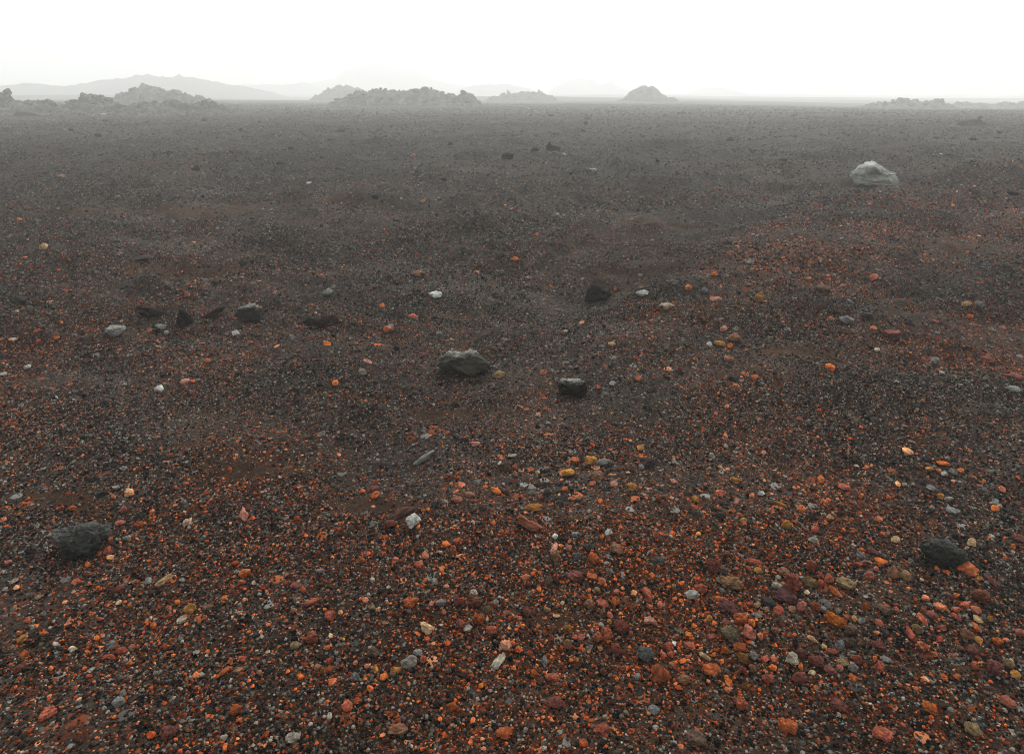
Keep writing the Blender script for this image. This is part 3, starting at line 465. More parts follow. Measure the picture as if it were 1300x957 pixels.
 (0, 250, 3.827, [(95,500,75,40,'dark','l'),(1180,318,40,25,'dark','b'),(690,298,70,25,'dark','s'),(93,112,30,20,'orange','b'),(68,692,30,20,'white','r'),(280,685,35,22,'orange','b'),(780,630,45,25,'pale','s'),(808,658,25,20,'pale','w'),(900,898,50,32,'pink','b'),(958,888,35,18,'blue','s'),(15,862,40,22,'pale','b'),(1145,662,45,20,'pale','s'),(1215,708,45,25,'pinkred','s'),(1010,795,30,25,'orange','b'),(908,475,30,30,'pinkred','b'),(630,370,40,30,'brown','l'),(1045,415,28,22,'dark','b'),(765,375,30,22,'dark','b'),(212,243,45,18,'tan','s'),(125,297,40,12,'orange','s'),(772,935,55,22,'pale','s'),(135,825,35,18,'pale','s'),(410,690,50,18,'dark','s')]),
 (330, 250, 3.827, [(595,528,30,30,'orange','w'),(745,582,55,28,'brick','s'),(765,372,55,30,'brown','l'),(330,465,60,35,'grey','l'),(870,662,35,22,'blue','b'),(665,735,35,30,'black','b'),(160,685,32,30,'grey','r'),(525,802,50,22,'pink','s'),(570,722,45,20,'orange','s'),(325,715,40,20,'orange','s'),(625,640,55,32,'salmon','l'),(1160,860,60,35,'olive','r'),(1240,300,35,22,'orange','l'),(1095,38,65,22,'dark','s'),(665,112,38,20,'dark','b'),(365,905,55,25,'orange','l'),(990,265,38,35,'dark','r'),(500,850,50,30,'gbeige','s')]),
 (640, 250, 3.827, [(490,35,70,38,'dark','l'),(50,300,40,22,'orange','l'),(155,185,30,20,'rust','b'),(672,465,70,25,'pale','s'),(790,528,75,30,'beige','l'),(830,418,40,30,'blue','e',35),(895,440,35,30,'orange','b'),(970,455,40,32,'blue','b'),(1048,712,55,28,'ochre','r'),(997,715,32,20,'white','r'),(1095,722,35,28,'orange','r'),(1068,640,40,25,'pink','r'),(1030,495,60,25,'pink','s'),(1085,255,50,30,'grey','b'),(1190,318,45,28,'grey','r'),(1020,375,35,22,'orange','b'),(192,852,45,25,'salmon','w'),(455,925,30,30,'salred','b'),(655,878,35,30,'salmon','b'),(522,716,38,20,'tan','r'),(1115,880,55,28,'black','b'),(1120,685,70,40,'brown','l'),(1095,785,55,30,'brown','s')]),
 (970, 250, 3.827, [(505,575,60,30,'dark','r'),(625,660,90,35,'maroon','w',-10),(285,450,75,45,'dkbrown','l'),(385,438,40,32,'brown','r'),(980,520,50,30,'tan','r'),(1000,582,45,22,'orange','r'),(415,512,45,22,'grey','r'),(400,595,70,40,'grey','b'),(550,742,32,18,'beige','b'),(320,828,48,35,'orange','r'),(825,795,50,30,'grey','b'),(1090,790,70,35,'maroon','s'),(1215,932,55,32,'pale','r'),(1215,872,70,32,'maroon','s'),(210,398,45,25,'salmon','s'),(530,390,50,25,'brick','s'),(1050,520,45,32,'grey','b')]),
]
FAR = [
 (0, 60, 3.94, [(355,412,26,18,'dark','b'),(490,440,28,14,'dark','s'),(830,532,35,12,'dark','s'),(978,612,38,34,'black','w'),(1022,366,25,12,'dark','b'),(1205,415,18,10,'dark','b'),(530,372,30,18,'dark','b'),(740,376,30,10,'dark','s'),(305,645,45,14,'brown','s'),(590,750,40,18,'grey','l'),(125,336,90,14,'dark','s'),(515,336,30,9,'pale','s')]),
 (330, 60, 3.94, [(155,505,28,12,'dark','s'),(100,583,35,18,'dark','b'),(415,418,45,12,'dark','s'),(360,466,55,9,'dark','s'),(880,424,30,9,'dark','s'),(955,485,22,12,'dark','b'),(840,505,22,12,'dark','w'),(1240,545,60,24,'dark','l'),(920,660,28,14,'dark','b'),(575,752,35,22,'dark','l'),(245,678,35,14,'pale','w'),(770,540,22,18,'brick','b'),(815,770,25,14,'salmon','b')]),
 (640, 60, 3.94, [(155,515,34,20,'dark','b'),(395,418,22,14,'dark','b'),(410,380,14,16,'dark','b'),(630,470,20,10,'dark','b'),(572,500,26,10,'grey','b'),(447,613,40,16,'pale','l'),(768,573,20,10,'dark','b'),(760,600,28,14,'salmon','b'),(1128,466,32,26,'dark','w'),(800,340,25,9,'dark','s'),(835,340,25,9,'grey','s'),(888,330,42,11,'dark','s'),(235,340,30,9,'dark','s'),(420,357,35,9,'dark','s'),(548,302,25,7,'dark','s'),(40,725,18,18,'orange','b'),(500,775,70,25,'dark','l'),(300,545,32,18,'grey','b')]),
 (970, 60, 3.94, [(95,568,38,22,'dark','w'),(1018,618,35,38,'dark','w'),(900,437,24,11,'dark','b'),(690,428,24,9,'dark','s'),(140,344,18,8,'dark','b'),(410,346,18,8,'dark','b'),(602,330,14,9,'dark','b'),(712,365,14,9,'dark','b'),(1045,460,36,12,'dark','s'),(885,534,14,8,'white','b'),(920,540,28,10,'dark','b'),(1175,430,22,9,'dark','b'),(595,690,22,10,'orange','s'),(515,725,30,28,'black','b'),(575,725,42,28,'dark','b'),(1245,750,50,16,'dark','s')]),
]
# stones in the lowest strip of ground, closest to the viewer
NEAR = [(60, 905, 22, 15, 'brick', 'b'), (150, 890, 15, 12, 'grey', 'r'), (215, 928, 24, 17, 'maroon', 'l'), (300, 900, 17, 13, 'rust', 'l'), (372, 935, 20, 14, 'gbeige', 'b'), (440, 895, 16, 13, 'salred', 'r'),
        (505, 925, 26, 16, 'brown', 'b'), (575, 895, 15, 12, 'orange', 'l'), (640, 930, 22, 15, 'rust', 'b'), (705, 890, 20, 15, 'maroon', 'r'), (765, 925, 25, 17, 'brick', 'l'), (830, 900, 16, 12, 'blue', 'b'),
        (885, 935, 28, 18, 'dkbrown', 'b'), (940, 893, 19, 15, 'salred', 'l'), (1000, 920, 24, 18, 'rust', 'b'), (1065, 895, 21, 15, 'maroon', 'b'), (1120, 930, 26, 17, 'brick', 'r'), (1180, 898, 18, 13, 'orange', 'l'),
        (1235, 925, 22, 16, 'olive', 'r'), (1280, 890, 20, 14, 'pinkred', 'b')]

MATS = {'S': M_STONE, 'R': M_ROUGH, 'C': M_CRAG, 'U': M_PALETOP, 'P': M_PALE}
KEPT = 298 - len(HEROES)
cand = []
for blocks, far in ((TILES, 0), (FAR, 1)):
    for X0, Y0, S, items in blocks:
        for it in items:
            x, y, w, h, c, s = it[:6]; t = it[6] if len(it) > 6 else 0
            cand.append((X0 + x / S, Y0 + y / S, w / S, h / S, c, s, t, far))
for it in NEAR: cand.append((*it, 0, 0))
cand.sort(key=lambda q: -(q[2] * q[3] + (900 if q[7] else 0)))
single, rest = cand[:KEPT], cand[KEPT:]

OCC = []                                   # ground circles taken by single stones
def size_on_ground(px, py, w, h, tilt, dr, shape):
    P0 = at(px, py); ax = P0[1] * cp - (P0[2] - H0) * sp; k = ax / F
    W, Ha = w * k, h * k; th = math.atan2(H0 - P0[2], math.hypot(P0[0], P0[1])); yaw = 0
    D = W * dr
    if shape == 'e' and abs(tilt) > 0:
        t = math.radians(tilt); st = min(math.hypot(math.cos(t), math.sin(t) / math.sin(th)), 1.6); yaw = math.atan2(math.sin(t) / math.sin(th), math.cos(t)); yaw = max(-1.25, min(1.25, yaw))
        W = W * st; D = min(Ha * 1.0, W * .5); Hh = D * .85
    elif shape == 'o':
        D = min(D, Ha * 1.25); Hh = Ha
    else:
        D = min(D, Ha * .92 / max(math.sin(th), .25))
        Hh = math.sqrt(max(Ha ** 2 - (D * math.sin(th)) ** 2, 0)) / math.cos(th); Hh = min(max(Hh, .42 * min(W, D)), 1.3 * W)
        yaw = math.radians(tilt) * 1.2 if tilt else 0
    return W, D, Hh, yaw

def put_stone(name, px, py, w, h, color, shape, tilt, mat, outline, dr, seed, label, cat, sub, group):
    shape_hero = group is None
    W, D, Hh, yaw = size_on_ground(px, py, w, h, tilt, dr, shape)
    if shape != 'o': Hh *= 1.12
    P = at(px, py + h * .04, Hh * (.34 if shape == 'o' else .28))
    if shape == 'o': V, Fc = outline_verts(outline, seed + 40, sub, .75 if mat == 'P' else 1.15, mat == 'C')
    else: V, Fc = stone_verts(shape, seed, sub, 1.9)
    V = V * np.array([W / 2, D / 2, Hh / 2]); az = -math.atan2(P[0], P[1])
    th = math.atan2(H0 - P[2], math.hypot(P[0], P[1]))
    me = mesh_from(name, V, Fc, MATS[mat]); o = link(name, me, P, (-th * .8 if shape == 'o' else 0, 0, az + yaw), tuple(min(c * (.85 if shape_hero else 1), .8) for c in color))
    o['label'] = label; o['category'] = cat
    if group: o['group'] = group
    OCC.append((P[0], P[1], max(W, D) * .42, P[2] - Hh / 2))
    return o

# ---------------------------------------------------------------- labels that single each stone out
OUTA = [(70, 141, 'long rubble outcrop'), (205, 130, 'peaked knoll'), (520, 131, 'broad rubble ridge'), (822, 127, 'domed outcrop'), (665, 124, 'low outcrop'), (1234, 157, 'dark mossy heap'), (1160, 136, 'faint rubble line')]
ANCH = [(q[0], q[1], q[10]) for q in HEROES if q[10]] + OUTA
used = set(q[11] for q in HEROES)
def make_label(px, py, w, h, c, s, noun):
    area = w * h
    far = py < 262
    size = ('small' if area < 150 else 'medium-sized' if area < 330 else 'large') if not far else ('tiny' if area < 25 else 'small' if area < 60 else 'fair-sized')
    head = f'{size} {PAL[c][1]} {SHW[s]} {noun}'
    ds = sorted(((math.hypot(px - a, (py - b) * 1.3), a, b, n) for a, b, n in ANCH))
    cands = []
    for k, (d, a, b, n) in enumerate(ds[:6]):
        dx, dy = px - a, py - b
        adv = 'just ' if d < 32 else ('' if d < 110 else 'well ')
        if abs(dy) > 1.1 * abs(dx):
            cands.append(f'{adv}' + ('beyond' if dy < 0 else 'in front of') + f' the {n}')
        best = None
        for d2, a2, b2, n2 in ds[:30]:
            if n2 == n: continue
            ex, ey = a2 - a, b2 - b; L = math.hypot(ex, ey)
            cs = (ex * dx + ey * dy) / (L * max(math.hypot(dx, dy), 1e-6))
            if cs > .86 and L > math.hypot(dx, dy): best = n2; break
        if best: cands.append(f'between the {n} and the {best}')
        if not best or k > 1:
            pass
        side = 'beyond' if dy < -4 else 'in front of' if dy > 4 else 'level with'
        cands.append(f'{side} the {n}, slightly ' + ('right' if dx > 0 else 'left') if abs(dx) < 40 else f'{side} the {n}, off to the ' + ('right' if dx > 0 else 'left'))
    for q in cands:
        L = f'{head} {q}'
        if L not in used and len(L.replace('-', ' ').split()) <= 16: used.add(L); return L
    for m in ('bigger', 'smaller', 'third', 'fourth'):
        L = f'{head} {cands[0]}, the {m} one'
        if L not in used: used.add(L); return L
    return head

for i, q in enumerate(HEROES):
    px, py, w, h, col, s, t, mat, outl, dr, an, lab, nm = q
    put_stone(nm, px, py, w, h, col, s, t, mat, outl, dr, 100 + i, lab, nm, 5 if w * h > 350 else 4, None)
for i, (px, py, w, h, c, s, t, far) in enumerate(single):
    P0 = at(px, py); ax = P0[1] * cp + (H0 - P0[2]) * sp; real = w * ax / F
    noun = 'rock' if real > .16 else 'stone' if real > .035 else 'pebble'
    if far and w / max(h, 1) > 2.8: dr = .9
    else: dr = .85
    base = np.array(PAL[c][0]) * RNG.uniform(.9, 1.25)
    if far and c in ('dark', 'black'): base = base * .12; h *= 1.25; w *= 1.1
    P0 = P0
    put_stone(noun, px, py, w, h, tuple(base), s, t, 'R' if s in 'cl' else 'S', None, dr, 500 + i, make_label(px, py, w, h, c, s, noun), noun, 3 if w * h < 250 else 4,
              {'rock': 'loose rocks on the plain', 'stone': 'loose stones on the gravel', 'pebble': 'pebbles on the gravel'}[noun])

# ---------------------------------------------------------------- gravel: uncountable grains, one object
def grain_sources():
    src = bpy.data.collections.new('grain_shapes')
    for k in range(12):
        sh = 'bbcwbwlbsbcb'[k]
        V, Fc = stone_verts(sh, 900 + k, 2, 1.5); rg = np.random.default_rng(k)
        V = V * .5 * np.array([1.0, rg.uniform(.65, .95), rg.uniform(.45, .8)])
        me = mesh_from('grain', V, Fc, M_GRAVEL, smooth=False)
        o = bpy.data.objects.new('grain_%02d' % k, me); src.objects.link(o)
    return src

def grain_colours(n, red, rg):
    u = rg.random(n); v = rg.random(n)
    dk = np.array([(.003, .003, .003), (.007, .0068, .0064), (.020, .0192, .018), (.066, .064, .059), (.150, .149, .139), (.27, .268, .25)])
    dp = np.array([0, .28, .56, .80, .95, 1.0])
    rd = np.array([(.018, .009, .005), (.038, .014, .007), (.075, .022, .010), (.17, .040, .014), (.34, .072, .018), (.45, .125, .042), (.50, .22, .10)])
    rp = np.array([0, .24, .50, .72, .88, .96, 1.0])
    D = np.stack([np.interp(v, dp, dk[:, k]) for k in range(3)], 1); R = np.stack([np.interp(v, rp, rd[:, k]) for k in range(3)], 1)
    ochre = rg.random(n) < .12; R[ochre] = R[ochre] * [.75, 1.15, .7]
    C = np.where((u < red)[:, None], R, D)
    C = np.where((u < red)[:, None], C * np.array([1.08, .93, .80]), C * np.array([1.04, .95, .84]))
    C = np.clip(C, 0, .6)
    return C

def build_gravel():
    rg = np.random.default_rng(5)
    pts, sizes, cols = [], [], []
    #        y0   y1   density  median  sigma  smin   smax   red boost
    zones = [(.55, 1.9, 26000, .0066, .34, .0035, .013, 1.0), (1.9, 3.1, 19000, .0072, .34, .004, .014, 1.0), (3.1, 4.8, 10000, .0088, .34, .005, .016, 1.0), (4.8, 7.5, 4300, .0128, .38, .006, .024, 1.0),
             (7.5, 12, 1500, .018, .40, .009, .036, 1.0), (12, 22, 300, .030, .35, .014, .05, .8), (22, 45, 60, .05, .4, .028, .10, .4), (45, 95, 8.0, .11, .4, .06, .20, .1),
             (.7, 2.6, 620, .0145, .28, .010, .022, 1.6), (2.6, 5.0, 190, .019, .28, .012, .028, 1.5), (5, 9, 34, .028, .28, .018, .045, 1.3), (9, 20, 5, .045, .3, .03, .08, .8)]
    for y0, y1, dens, med, sig, lo, hi, rb in zones:
        hw = lambda y: .76 * (y * cp + H0 * sp) + .45
        W = hw(y1); n = int(dens * (y1 - y0) * 2 * W)
        x = rg.uniform(-W, W, n); y = rg.uniform(y0, y1, n); k = np.abs(x) < hw(y); x, y = x[k], y[k]; n = len(x)
        # clumps: coarse and fine patches
        cl = fbm(x / .5, y / .4, 0, 121, 3)
        small = med < .0125 or y1 > 5
        sandy = sstep(.05, .45, fbm(x / 1.3, y / .55, 0, 131, 2) + .25 * (brown(x, y) - .5) - .12)
        dr = drift(x, y)
        keep = rg.random(n) < (1 - .75 * sandy) * (1 - .86 * dr) * np.clip((.78 if med < .012 and y1 < 9 else .55) + .8 * cl, .12, 1)
        d = bank_d(x, y); keep &= ~((d > -1.3) & (d < -.15) & (y < 9) & (y > 3.2) & (x > .2) & (rg.random(n) < .5))
        x, y = x[keep], y[keep]; n = len(x)
        s = np.clip(med * np.exp(sig * rg.normal(size=n)), lo, hi)
        red = redness(x, y) * rb
        c = grain_colours(n, red, rg)
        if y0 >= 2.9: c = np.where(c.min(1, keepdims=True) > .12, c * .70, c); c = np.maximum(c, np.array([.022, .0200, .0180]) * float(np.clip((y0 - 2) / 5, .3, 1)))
        z = hgrid(x, y) + s * rg.uniform(-.02, .28, n)
        pts.append(np.stack([x, y, z], 1)); sizes.append(np.repeat(s[:, None], 3, 1)); cols.append(c)
    P = np.vstack(pts); S = np.vstack(sizes); C = np.vstack(cols)
    # keep single stones clear of grains that would poke through
    grid = {}
    ok = np.ones(len(P), bool)
    for (ox, oy, r, zb) in OCC:
        m = (np.abs(P[:, 0] - ox) < r * .66) & (np.abs(P[:, 1] - oy) < r * .66); ok &= ~(m & (np.hypot(P[:, 0] - ox, P[:, 1] - oy) < r * .66))
    P, S, C = P[ok], S[ok], C[ok]
    # coarser stones that read as part of the gravel
    ex = []
    for (px, py, w, h, c, s, t, far) in rest:
        W, D, Hh, yaw = size_on_ground(px, py, w, h, 0, .85, s); q = at(px, py, Hh * .3)
        P = np.vstack([P, q[None]]); S = np.vstack([S, [[W, W * 1.0, max(Hh, .5 * W) * 1.5]]]); C = np.vstack([C, [np.array(PAL[c][0]) * .8]])
    n = len(P)
    rot = np.stack([rg.normal(0, .35, n), rg.normal(0, .35, n), rg.uniform(0, 6.283, n)], 1)
    me = bpy.data.meshes.new('gravel'); me.vertices.add(n); me.vertices.foreach_set('co', P.astype(np.float32).ravel())
    for nm, tp, key, arr in (('gsize', 'FLOAT_VECTOR', 'vector', S), ('grot', 'FLOAT_VECTOR', 'vector', rot)):
        a = me.attributes.new(nm, tp, 'POINT'); a.data.foreach_set(key, arr.astype(np.float32).ravel())
    a = me.attributes.new('gcol', 'FLOAT_COLOR', 'POINT'); a.data.foreach_set('color', np.hstack([C, np.ones((n, 1))]).astype(np.float32).ravel())
    a = me.attributes.new('gid', 'INT', 'POINT'); a.data.foreach_set('value', rg.integers(0, 12, n).astype(np.int32))
    me.materials.append(M_GRAVEL)
    o = link('gravel', me, kind='stuff', label='loose black and rust-red scoria gravel covering the plain', category='gravel')
    ng = bpy.data.node_groups.new('scatter_grains', 'GeometryNodeTree')
    ng.interface.new_socket('Geometry', in_out='INPUT', socket_type='NodeSocketGeometry'); ng.interface.new_socket('Geometry', in_out='OUTPUT', socket_type='NodeSocketGeometry')
    N, L = ng.nodes, ng.links
    gi = N.new('NodeGroupInput'); go = N.new('NodeGroupOutput'); ip = N.new('GeometryNodeInstanceOnPoints'); ci = N.new('GeometryNodeCollectionInfo')
    ci.inputs['Collection'].default_value = grain_sources(); ci.inputs['Separate Children'].default_value = True; ci.inputs['Reset Children'].default_value = True
    def attr(nm, tp):
        a = N.new('GeometryNodeInputNamedAttribute'); a.data_type = tp; a.inputs['Name'].default_value = nm; return a.outputs['Attribute']
    L.new(gi.outputs[0], ip.inputs['Points']); L.new(ci.outputs[0], ip.inputs['Instance']); ip.inputs['Pick Instance'].default_value = True
    L.new(attr('gid', 'INT'), ip.inputs['Instance Index']); L.new(attr('grot', 'FLOAT_VECTOR'), ip.inputs['Rotation']); L.new(attr('gsize', 'FLOAT_VECTOR'), ip.inputs['Scale'])
    L.new(ip.outputs[0], go.inputs[0])
    md = o.modifiers.new('grains', 'NODES'); md.node_group = ng
    print('GRAINS', n)
build_gravel()

# ---------------------------------------------------------------- outcrops and hills
def massif(name, prof, base_py, depth, thick, mat, seed, res, crag, props, blocks=0, rk=1.0):
    """prof: skyline (px, py). A real mound at distance `depth`: skyline along its spine, falling away in front and behind."""
    pr = np.array(prof, float)
    X = []; Z = []
    for px, py in pr:
        r = ray(px, py); t = depth / r[1]; X.append(r[0] * t); Z.append(H0 + r[2] * t)
    X = np.array(X); Z = np.array(Z)
    nx = max(int((X[-1] - X[0]) / res), 24); ny = max(int(2 * thick / res), 16)
    xs = np.linspace(X[0], X[-1], nx); vs = np.linspace(-1, 1, ny)
    XX, VV = np.meshgrid(xs, vs, indexing='ij'); xf, vf = XX.ravel(), VV.ravel()
    yv = depth + vf * thick
    xg = xf + 0.0
    zg = height(xg, yv)
    zg_spine = height(xf, np.full_like(xf, depth))
    top = np.interp(xf + crag * .35 * fbm(xf / (crag * 2.2), yv / (crag * 2.2), 0, seed, 2), X, Z) - zg_spine
    top = np.maximum(top, 0)
    vv = vf + .25 * fbm(xf / (thick * .7), vf * 1.3, 0, seed + 3, 3)
    fall = np.clip(1 - np.abs(vv) ** 1.8, 0, 1) ** .9
    c1, c2, cv = cells(xf / (crag * 1.15) + .3 * noise(xf, yv, 0, 3), yv / (crag * 1.15), seed)
    d1, d2, dv = cells(xf / (crag * .42), yv / (crag * .42), seed + 5)
    rg = fbm(xf / (crag * 1.6), yv / (crag * 1.6), 0, seed + 7, 5, .6)
    amp = np.minimum(top, crag * 1.2) * fall
    f3 = 1 - 2.4 * np.abs(fbm(xf / (crag * .5), yv / (crag * .5), 0, seed + 9, 4, .65))
    rel = top * fall * (1 + .10 * rg * rk - .06) + rk * amp * (-.17 + .34 * cv * sstep(0, .25, c2 - c1) + .16 * dv * sstep(0, .2, d2 - d1) - .22 * (1 - sstep(0, .16, c2 - c1)) + .25 * rg + .40 * f3)
    # soft cinder apron around the foot
    rel = np.where(fall > 0, rel, -.02)
    edge = np.minimum(sstep(X[0], X[0] + crag, xf), 1 - sstep(X[-1] - crag, X[-1], xf))
    z = zg + rel * np.maximum(edge, .0) - .12 - .25 * (np.abs(vf) > .97) - .25 * (edge < .02)
    V = np.stack([xf, yv, z], 1)
    i = np.arange(nx - 1)[:, None] * ny; j = np.arange(ny - 1)[None, :]
    Fq = np.stack([i + j, i + ny + j, i + ny + j + 1, i + j + 1], -1).reshape(-1, 4)
    Fc = np.vstack([Fq[:, [0, 1, 2]], Fq[:, [0, 2, 3]]])
    rgn = np.random.default_rng(seed)
    allV, allF = [V], [Fc]; off = len(V)
    for b in range(blocks):                                    # broken blocks lying on the mound
        x = rgn.uniform(X[0], X[-1]); v = rgn.uniform(-.85, .35); y = depth + v * thick
        k = np.argmin((xf - x) ** 2 + (yv - y) ** 2); hh = rel[k]
        if hh < .05 and rgn.random() < .6: continue
        s = crag * (.08 + .34 * rgn.random() ** 2.2) * (1 if hh > .3 else .55)
        B, BF = stone_verts('b' if rgn.random() < .7 else 'c', seed * 50 + b, 2); B = B * np.array([s * rgn.uniform(.8, 1.5), s, s * rgn.uniform(.5, .95)])
        a = rgn.uniform(0, 6.28); B = np.stack([B[:, 0] * math.cos(a) - B[:, 1] * math.sin(a), B[:, 0] * math.sin(a) + B[:, 1] * math.cos(a), B[:, 2]], 1)
        B = B + [x, y, z[k] + s * .15]; allV.append(B); allF.append(BF + off); off += len(B)
    V = np.vstack(allV); Fc = np.vstack(allF)
    o0 = np.array([(X[0] + X[-1]) / 2, depth, 0]); V = V - o0
    me = mesh_from(name, V, Fc, mat, smooth=True); me.flip_normals() if me.polygons[0].normal.z < 0 else None
    o = link(name, me, tuple(o0))
    for k, v in props.items(): o[k] = v
    return o

OUT = lambda lab: {'label': lab, 'category': 'rock outcrop', 'group': 'lava rubble outcrops across the plain'}
HIL = lambda lab: {'label': lab, 'kind': 'structure'}
massif('rock_outcrop', [(-70, 128), (-30, 121), (0, 120), (8, 119), (14, 122), (22, 128), (50, 130), (75, 134), (95, 137), (112, 140)], 140, 54, 3.2, M_OUT, 21, .13, .9, OUT('dark knob of lava rubble tailing off into low rocks'), 60)
massif('rock_outcrop', [(88, 138), (100, 128), (108, 124), (118, 123), (130, 127), (140, 132), (160, 133), (178, 130), (196, 132), (215, 131), (240, 129), (262, 130), (280, 134), (300, 141)], 142, 56, 3.0, M_OUT, 22, .12, .8, OUT('long low line of jagged lava rubble in front of the peaked knoll'), 110)
massif('rock_outcrop', [(118, 134), (140, 127), (158, 122), (168, 116), (174, 109), (180, 107), (188, 108), (200, 113), (216, 117), (235, 120), (252, 124), (268, 128), (290, 130)], 130, 86, 5.5, M_OUT, 23, .2, 1.3, OUT('grey knoll rising to a steep peak behind the long rubble line'), 60)
massif('rock_outcrop', [(412, 133), (425, 129), (440, 124), (455, 118), (480, 115), (500, 115.5), (515, 114.5), (530, 112), (540, 112), (548, 115), (560, 118), (580, 121), (588, 121), (593, 118), (600, 119), (606, 127), (616, 131)], 131, 82, 4.2, M_OUT, 24, .15, 1.0, OUT('broad ridge of pale lava rubble with a dark block at its end'), 170, rk=.8)
massif('rock_outcrop', [(395, 124), (412, 118), (425, 112), (436, 111), (448, 113), (462, 119), (480, 124)], 125, 150, 5.5, M_OUT, 30, .3, 1.4, OUT('small misty hump showing behind the broad rubble ridge'), 20)
massif('rock_outcrop', [(612, 127), (632, 122), (642, 117), (650, 120), (664, 116), (676, 115.5), (690, 120), (702, 124), (712, 126)], 125, 140, 4.8, M_OUT, 25, .25, 1.3, OUT('low misty outcrop with two humps beyond the rubble ridge'), 40)
massif('rock_outcrop', [(784, 127), (796, 123), (800, 116), (806, 111), (813, 108.5), (826, 108.5), (833, 112), (839, 118), (848, 124), (860, 127)], 127, 130, 4.4, M_OUT, 26, .2, 1.0, OUT('lone dome-shaped outcrop with a rounded top'), 40, rk=.45)
massif('rock_outcrop', [(1090, 134), (1120, 130), (1136, 130), (1148, 127), (1158, 130), (1172, 130), (1188, 127.5), (1196, 131), (1212, 134)], 137, 92, 3.5, M_OUT, 27, .22, 1.1, OUT('thin pale line of far rubble beyond the dark mossy heap'), 60)
massif('rock_outcrop', [(1206, 134), (1225, 130), (1240, 131), (1262, 133), (1280, 130), (1310, 131), (1350, 133)], 136, 108, 4, M_OUT, 28, .25, 1.3, OUT('low misty rubble at the far edge past the mossy heap'), 30)
massif('rubble_heap', [(1214, 156), (1222, 152), (1230, 150.5), (1240, 149), (1248, 152), (1256, 157)], 157, 32, .75, M_SCRUB, 29, .035, .30, {'label': 'dark mossy heap of rubble with a few pale stones on top', 'category': 'rubble heap'}, 45)
massif('rock_outcrop', [(255, 136), (275, 131), (300, 130), (330, 131), (352, 130.5), (380, 131.5), (405, 132), (425, 135)], 134, 88, 3.5, M_OUT, 31, .2, .8, OUT('scattered low stones between the long rubble line and the broad ridge'), 90)
massif('hill', [(-190, 116), (-80, 106), (0, 112), (20, 107.5), (32, 105.5), (48, 105.5), (62, 111), (90, 118), (120, 123)], 122, 240, 25, M_HILL, 51, 1.4, 8, HIL('low misty hill at the edge of the plain'), rk=.22)
massif('hill', [(60, 122), (85, 112), (110, 108), (140, 104), (160, 100), (172, 95.5), (190, 95), (205, 98.5), (225, 100), (250, 99.5), (268, 101), (280, 106), (300, 110), (330, 116), (350, 122)], 122, 255, 32, M_HILL, 52, 1.4, 9, HIL('long misty hill behind the peaked knoll'), rk=.4)
massif('hill', [(270, 120), (310, 108), (345, 107), (365, 108), (374, 104.5), (386, 104.5), (394, 110), (420, 118)], 120, 420, 32, M_HILL, 53, 1.4, 6, HIL('faint hill with a small square top'), rk=.22)
massif('hill', [(372, 118), (395, 106), (415, 101), (440, 99), (446, 91), (455, 86), (468, 83), (478, 80), (492, 81), (503, 85), (520, 88), (535, 90), (548, 97), (568, 103), (600, 110), (640, 118)], 118, 520, 80, M_HILL, 54, 3.0, 16, HIL('tall faint hill almost lost in the fog'), rk=.22)
massif('hill', [(570, 120), (598, 108), (622, 106.5), (645, 107), (665, 111), (690, 119)], 119, 400, 30, M_HILL, 55, 1.4, 6, HIL('low faint hill behind the two-humped outcrop'), rk=.22)
massif('hill', [(690, 119), (712, 106), (722, 101), (738, 99.5), (752, 102), (760, 107), (768, 105.5), (776, 104.5), (784, 111), (810, 119)], 119, 480, 34, M_HILL, 56, 1.4, 6, HIL('faint rounded hill with a small knob'), rk=.22)
massif('hill', [(870, 121), (895, 112), (912, 110.5), (925, 115), (945, 121)], 120, 520, 30, M_HILL, 57, 1.6, 6, HIL('barely visible hump beside the domed outcrop'), rk=.22)

# ---------------------------------------------------------------- fog, sky, sun, camera
hz = bpy.data.materials.new('fog_air'); nt, N, L = nodes(hz)
out = N.new('ShaderNodeOutputMaterial'); pv = N.new('ShaderNodeVolumePrincipled')
pv.inputs['Color'].default_value = (.985, .998, .995, 1); pv.inputs['Density'].default_value = .0056; pv.inputs['Anisotropy'].default_value = .25
L.new(pv.outputs[0], out.inputs['Volume'])
S_, T_, B_ = 1500, 42.0, -5.0
Vb = [(x, y, z) for z in (B_, T_) for x, y in ((-S_, -S_), (S_, -S_), (S_, S_), (-S_, S_))]
me = bpy.data.meshes.new('haze'); me.from_pydata(Vb, [], [(0, 3, 2, 1), (4, 5, 6, 7), (0, 1, 5, 4), (1, 2, 6, 5), (2, 3, 7, 6), (3, 0, 4, 7)]); me.materials.append(hz)
link('haze', me, kind='stuff', label='thick white fog lying over the plain', category='fog')

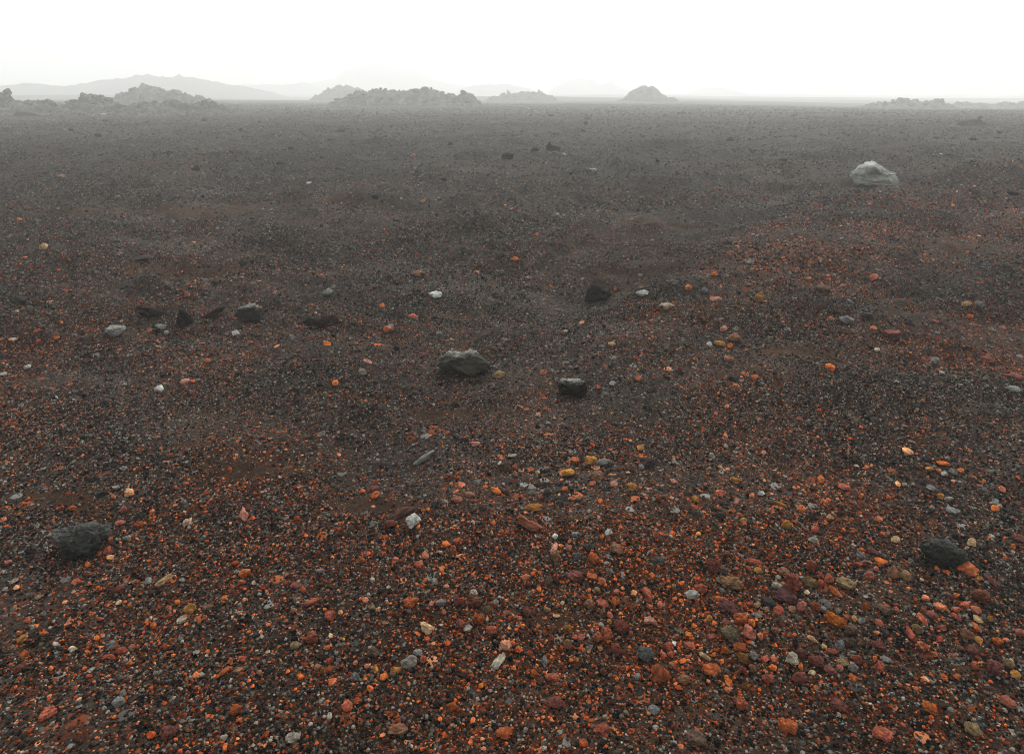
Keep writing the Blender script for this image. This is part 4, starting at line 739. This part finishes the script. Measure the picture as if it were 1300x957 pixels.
SUN_EL, SUN_AZ = 46.0, 14.0        # high behind the cloud, ahead of the viewer and a little to the right
w = bpy.data.worlds.new('World'); sc.world = w; w.use_nodes = True; nt = w.node_tree; N, L = nt.nodes, nt.links; N.clear()
wo = N.new('ShaderNodeOutputWorld'); bg = N.new('ShaderNodeBackground'); L.new(bg.outputs[0], wo.inputs[0])
sky = N.new('ShaderNodeTexSky'); sky.sky_type = 'NISHITA'; sky.sun_disc = False; sky.sun_elevation = math.radians(SUN_EL); sky.sun_rotation = math.radians(SUN_AZ)
hs = N.new('ShaderNodeHueSaturation'); hs.inputs['Saturation'].default_value = .04; L.new(sky.outputs[0], hs.inputs['Color'])
tc = N.new('ShaderNodeTexCoord'); nz = N.new('ShaderNodeTexNoise'); nz.inputs['Scale'].default_value = 1.3; nz.inputs['Detail'].default_value = 3; L.new(tc.outputs['Generated'], nz.inputs[0])
cl = ramp(N, L, nz.outputs[0], [(.35, (.80, .81, .81)), (.65, (1.08, 1.08, 1.08))])
deck = mixc(N, L, 1.0, (3.5, 3.56, 3.54), cl, 'MULTIPLY')       # even cloud deck in front of the clear sky
mx = mixc(N, L, .85, hs.outputs[0], deck); L.new(mx, bg.inputs[0]); bg.inputs[1].default_value = .12

sd = bpy.data.lights.new('sun', 'SUN'); sd.energy = 1.5; sd.angle = math.radians(12); sd.color = (1, .97, .93)
so = bpy.data.objects.new('sun', sd); COL.objects.link(so)
el, az = math.radians(SUN_EL), math.radians(SUN_AZ)
dirv = Vector((math.sin(az) * math.cos(el), math.cos(az) * math.cos(el), math.sin(el)))
so.rotation_euler = dirv.to_track_quat('Z', 'Y').to_euler(); so.location = (0, 0, 20)

cd = bpy.data.cameras.new('camera'); cd.sensor_fit = 'HORIZONTAL'; cd.sensor_width = 36; cd.lens = 36 * F / 1300
cd.shift_y = -(478.5 - 434) / 1300; cd.clip_start = .05; cd.clip_end = 4000
co = bpy.data.objects.new('camera', cd); COL.objects.link(co); co.location = (0, 0, H0); co.rotation_euler = (math.pi / 2 - PITCH, 0, 0); sc.camera = co

vs = sc.view_settings; vs.view_transform = 'Standard'; vs.look = 'None'; vs.exposure = 1.52; vs.gamma = 1.0
cy = sc.cycles; cy.pixel_filter_type = 'BLACKMAN_HARRIS'; cy.filter_width = 1.0; cy.max_bounces = 8; cy.diffuse_bounces = 2; cy.glossy_bounces = 2; cy.volume_bounces = 4; cy.transparent_max_bounces = 4
cy.use_denoising = True; cy.denoiser = 'OPENIMAGEDENOISE'; cy.denoising_input_passes = 'RGB_ALBEDO_NORMAL'; cy.denoising_prefilter = 'ACCURATE'; cy.caustics_reflective = False; cy.caustics_refractive = False
